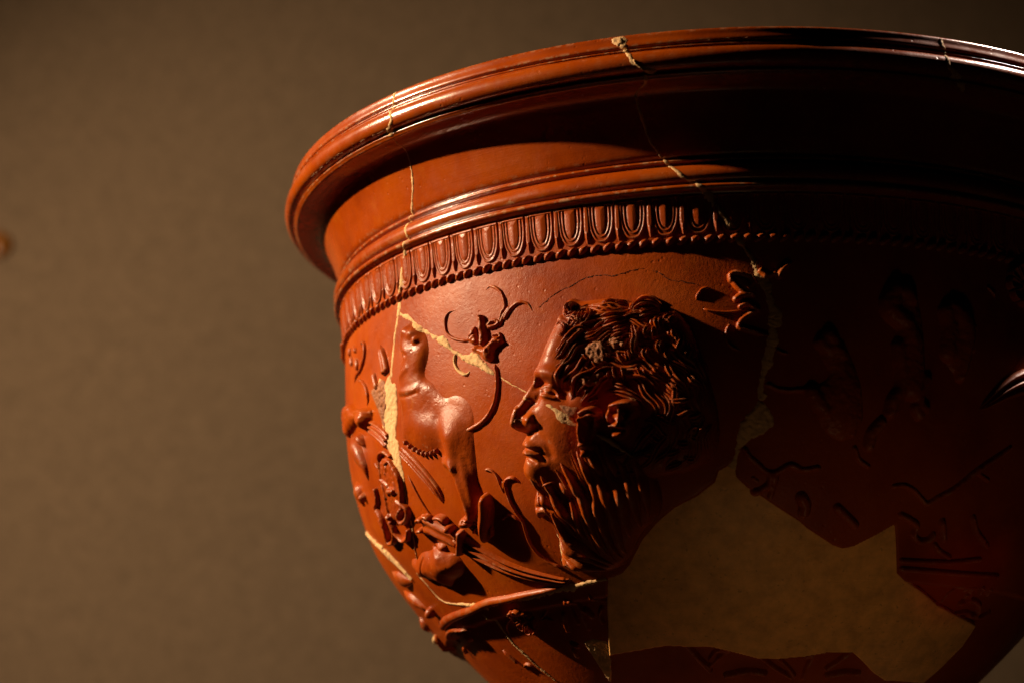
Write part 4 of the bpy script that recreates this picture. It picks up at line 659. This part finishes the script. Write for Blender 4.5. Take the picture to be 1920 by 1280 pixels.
for P in ([(-43.65,78.26),(-40.96,76.5),(-38.66,75.3),(-33.85,73.66),(-31.33,72.62),(-27.66,72.47),(-25.25,72.9),(-22.86,72.77),(-19.89,72.1),(-17.55,71.97)], [(-15.54,72.67),(-14.11,73.4),(-11.86,75.1),(-9.03,75.76),(-5.1,76.91)]):
    seam('hairline_crack', P, [.06, .14, .16, .14, .06], CRACK, h=.05, seed=20)

# ------------------------------------------------------------------ what stands round the bowl

# ------------------------------------------------------------------ chipped edges of the rim
def chips(z, n, a0, a1, w0, w1, l0, l1, seed):
    r = np.random.default_rng(seed); s0 = s_of_z(z)
    for k in range(n):
        u = math.radians(r.uniform(a0, a1))*UR; l = r.uniform(l0, l1)*r.uniform(.4, 1.3); m = max(3, int(l/.6))
        P = [(u+l*i/(m-1), s0+r.normal(0, .12)) for i in range(m)]
        W = [w0*.3]+[r.uniform(w0, w1) for _ in range(m-2)]+[w0*.3]
        seam('chip', P, W, CHIP, h=.03, seed=k+seed*100)
chips(-.0712, 34, -66, 4, .10, .42, .8, 4.5, 3)
chips(.0002, 26, -50, 34, .10, .40, .8, 4.5, 4)
chips(-.0205, 9, -60, 8, .06, .2, .6, 2, 5)
chips(-.075, 8, -60, -20, .06, .2, .6, 2, 6)

plinth = bpy.data.objects.new('plinth', None); C.objects.link(plinth); plinth.location = (0, 0, -1.1)
plinth['label'] = 'plain round display plinth under the mended red pottery bowl'; plinth['category'] = 'plinth'
def turned(name, prof, mat, parent, n=96):
    a = np.linspace(0, 2*math.pi, n, endpoint=False); P = np.array(prof)
    V = np.stack([np.outer(np.cos(a), P[:, 0]), np.outer(np.sin(a), P[:, 0]), np.broadcast_to(P[:, 1], (n, len(P)))], -1)
    o = link(name, V, grid_faces(n, len(P), True), mat, parent); return o
PLM = clay_material('plinth_paint', (0.06, 0.04, 0.025), .7, .0001)
TOP = 1.1-1.48*R*MM-.0005
turned('slab', [(0, TOP), (.070, TOP), (.074, TOP-.002), (.075, TOP-.005), (.075, TOP-.028), (.072, TOP-.031), (.0, TOP-.031)], PLM, plinth)
turned('column', [(.062, TOP-.031), (.062, .05), (.070, .045), (.072, .03), (.072, .001)], PLM, plinth)
link('floor', [(-3, -2.5, -1.1), (3, -2.5, -1.1), (3, .78, -1.1), (-3, .78, -1.1)], [(0, 1, 2, 3)], WALL, None, False)['kind'] = 'structure'

knob = bpy.data.objects.new('wall_blob', None); C.objects.link(knob); knob.location = (-0.5267, .779, 0.2616)  # made-up turned form for an unidentified blurred amber smudge
knob['label'] = 'small blurred amber blob of unknown kind on the brown wall at the far left edge'; knob['category'] = 'knob'
AMB, nt, P_, _, _ = new_mat('amber_blob'); P_.inputs['Base Color'].default_value = (.36, .13, .015, 1); P_.inputs['Roughness'].default_value = .35
k1 = turned('blob_head', [(0, .016), (.006, .0155), (.010, .013), (.0115, .009), (.010, .005), (.006, .004)], AMB, knob, 32); k1.rotation_euler = (math.radians(90), 0, 0); k1.scale = (.5, .9, .4)
k2 = turned('blob_base', [(0, .0045), (.008, .0042), (.009, .003), (.009, 0)], AMB, knob, 32); k2.rotation_euler = (math.radians(90), 0, 0)

bowl['label'] = 'mended red-gloss pottery bowl with relief of a bearded head, flared rim and tan repairs'
bowl['category'] = 'bowl'
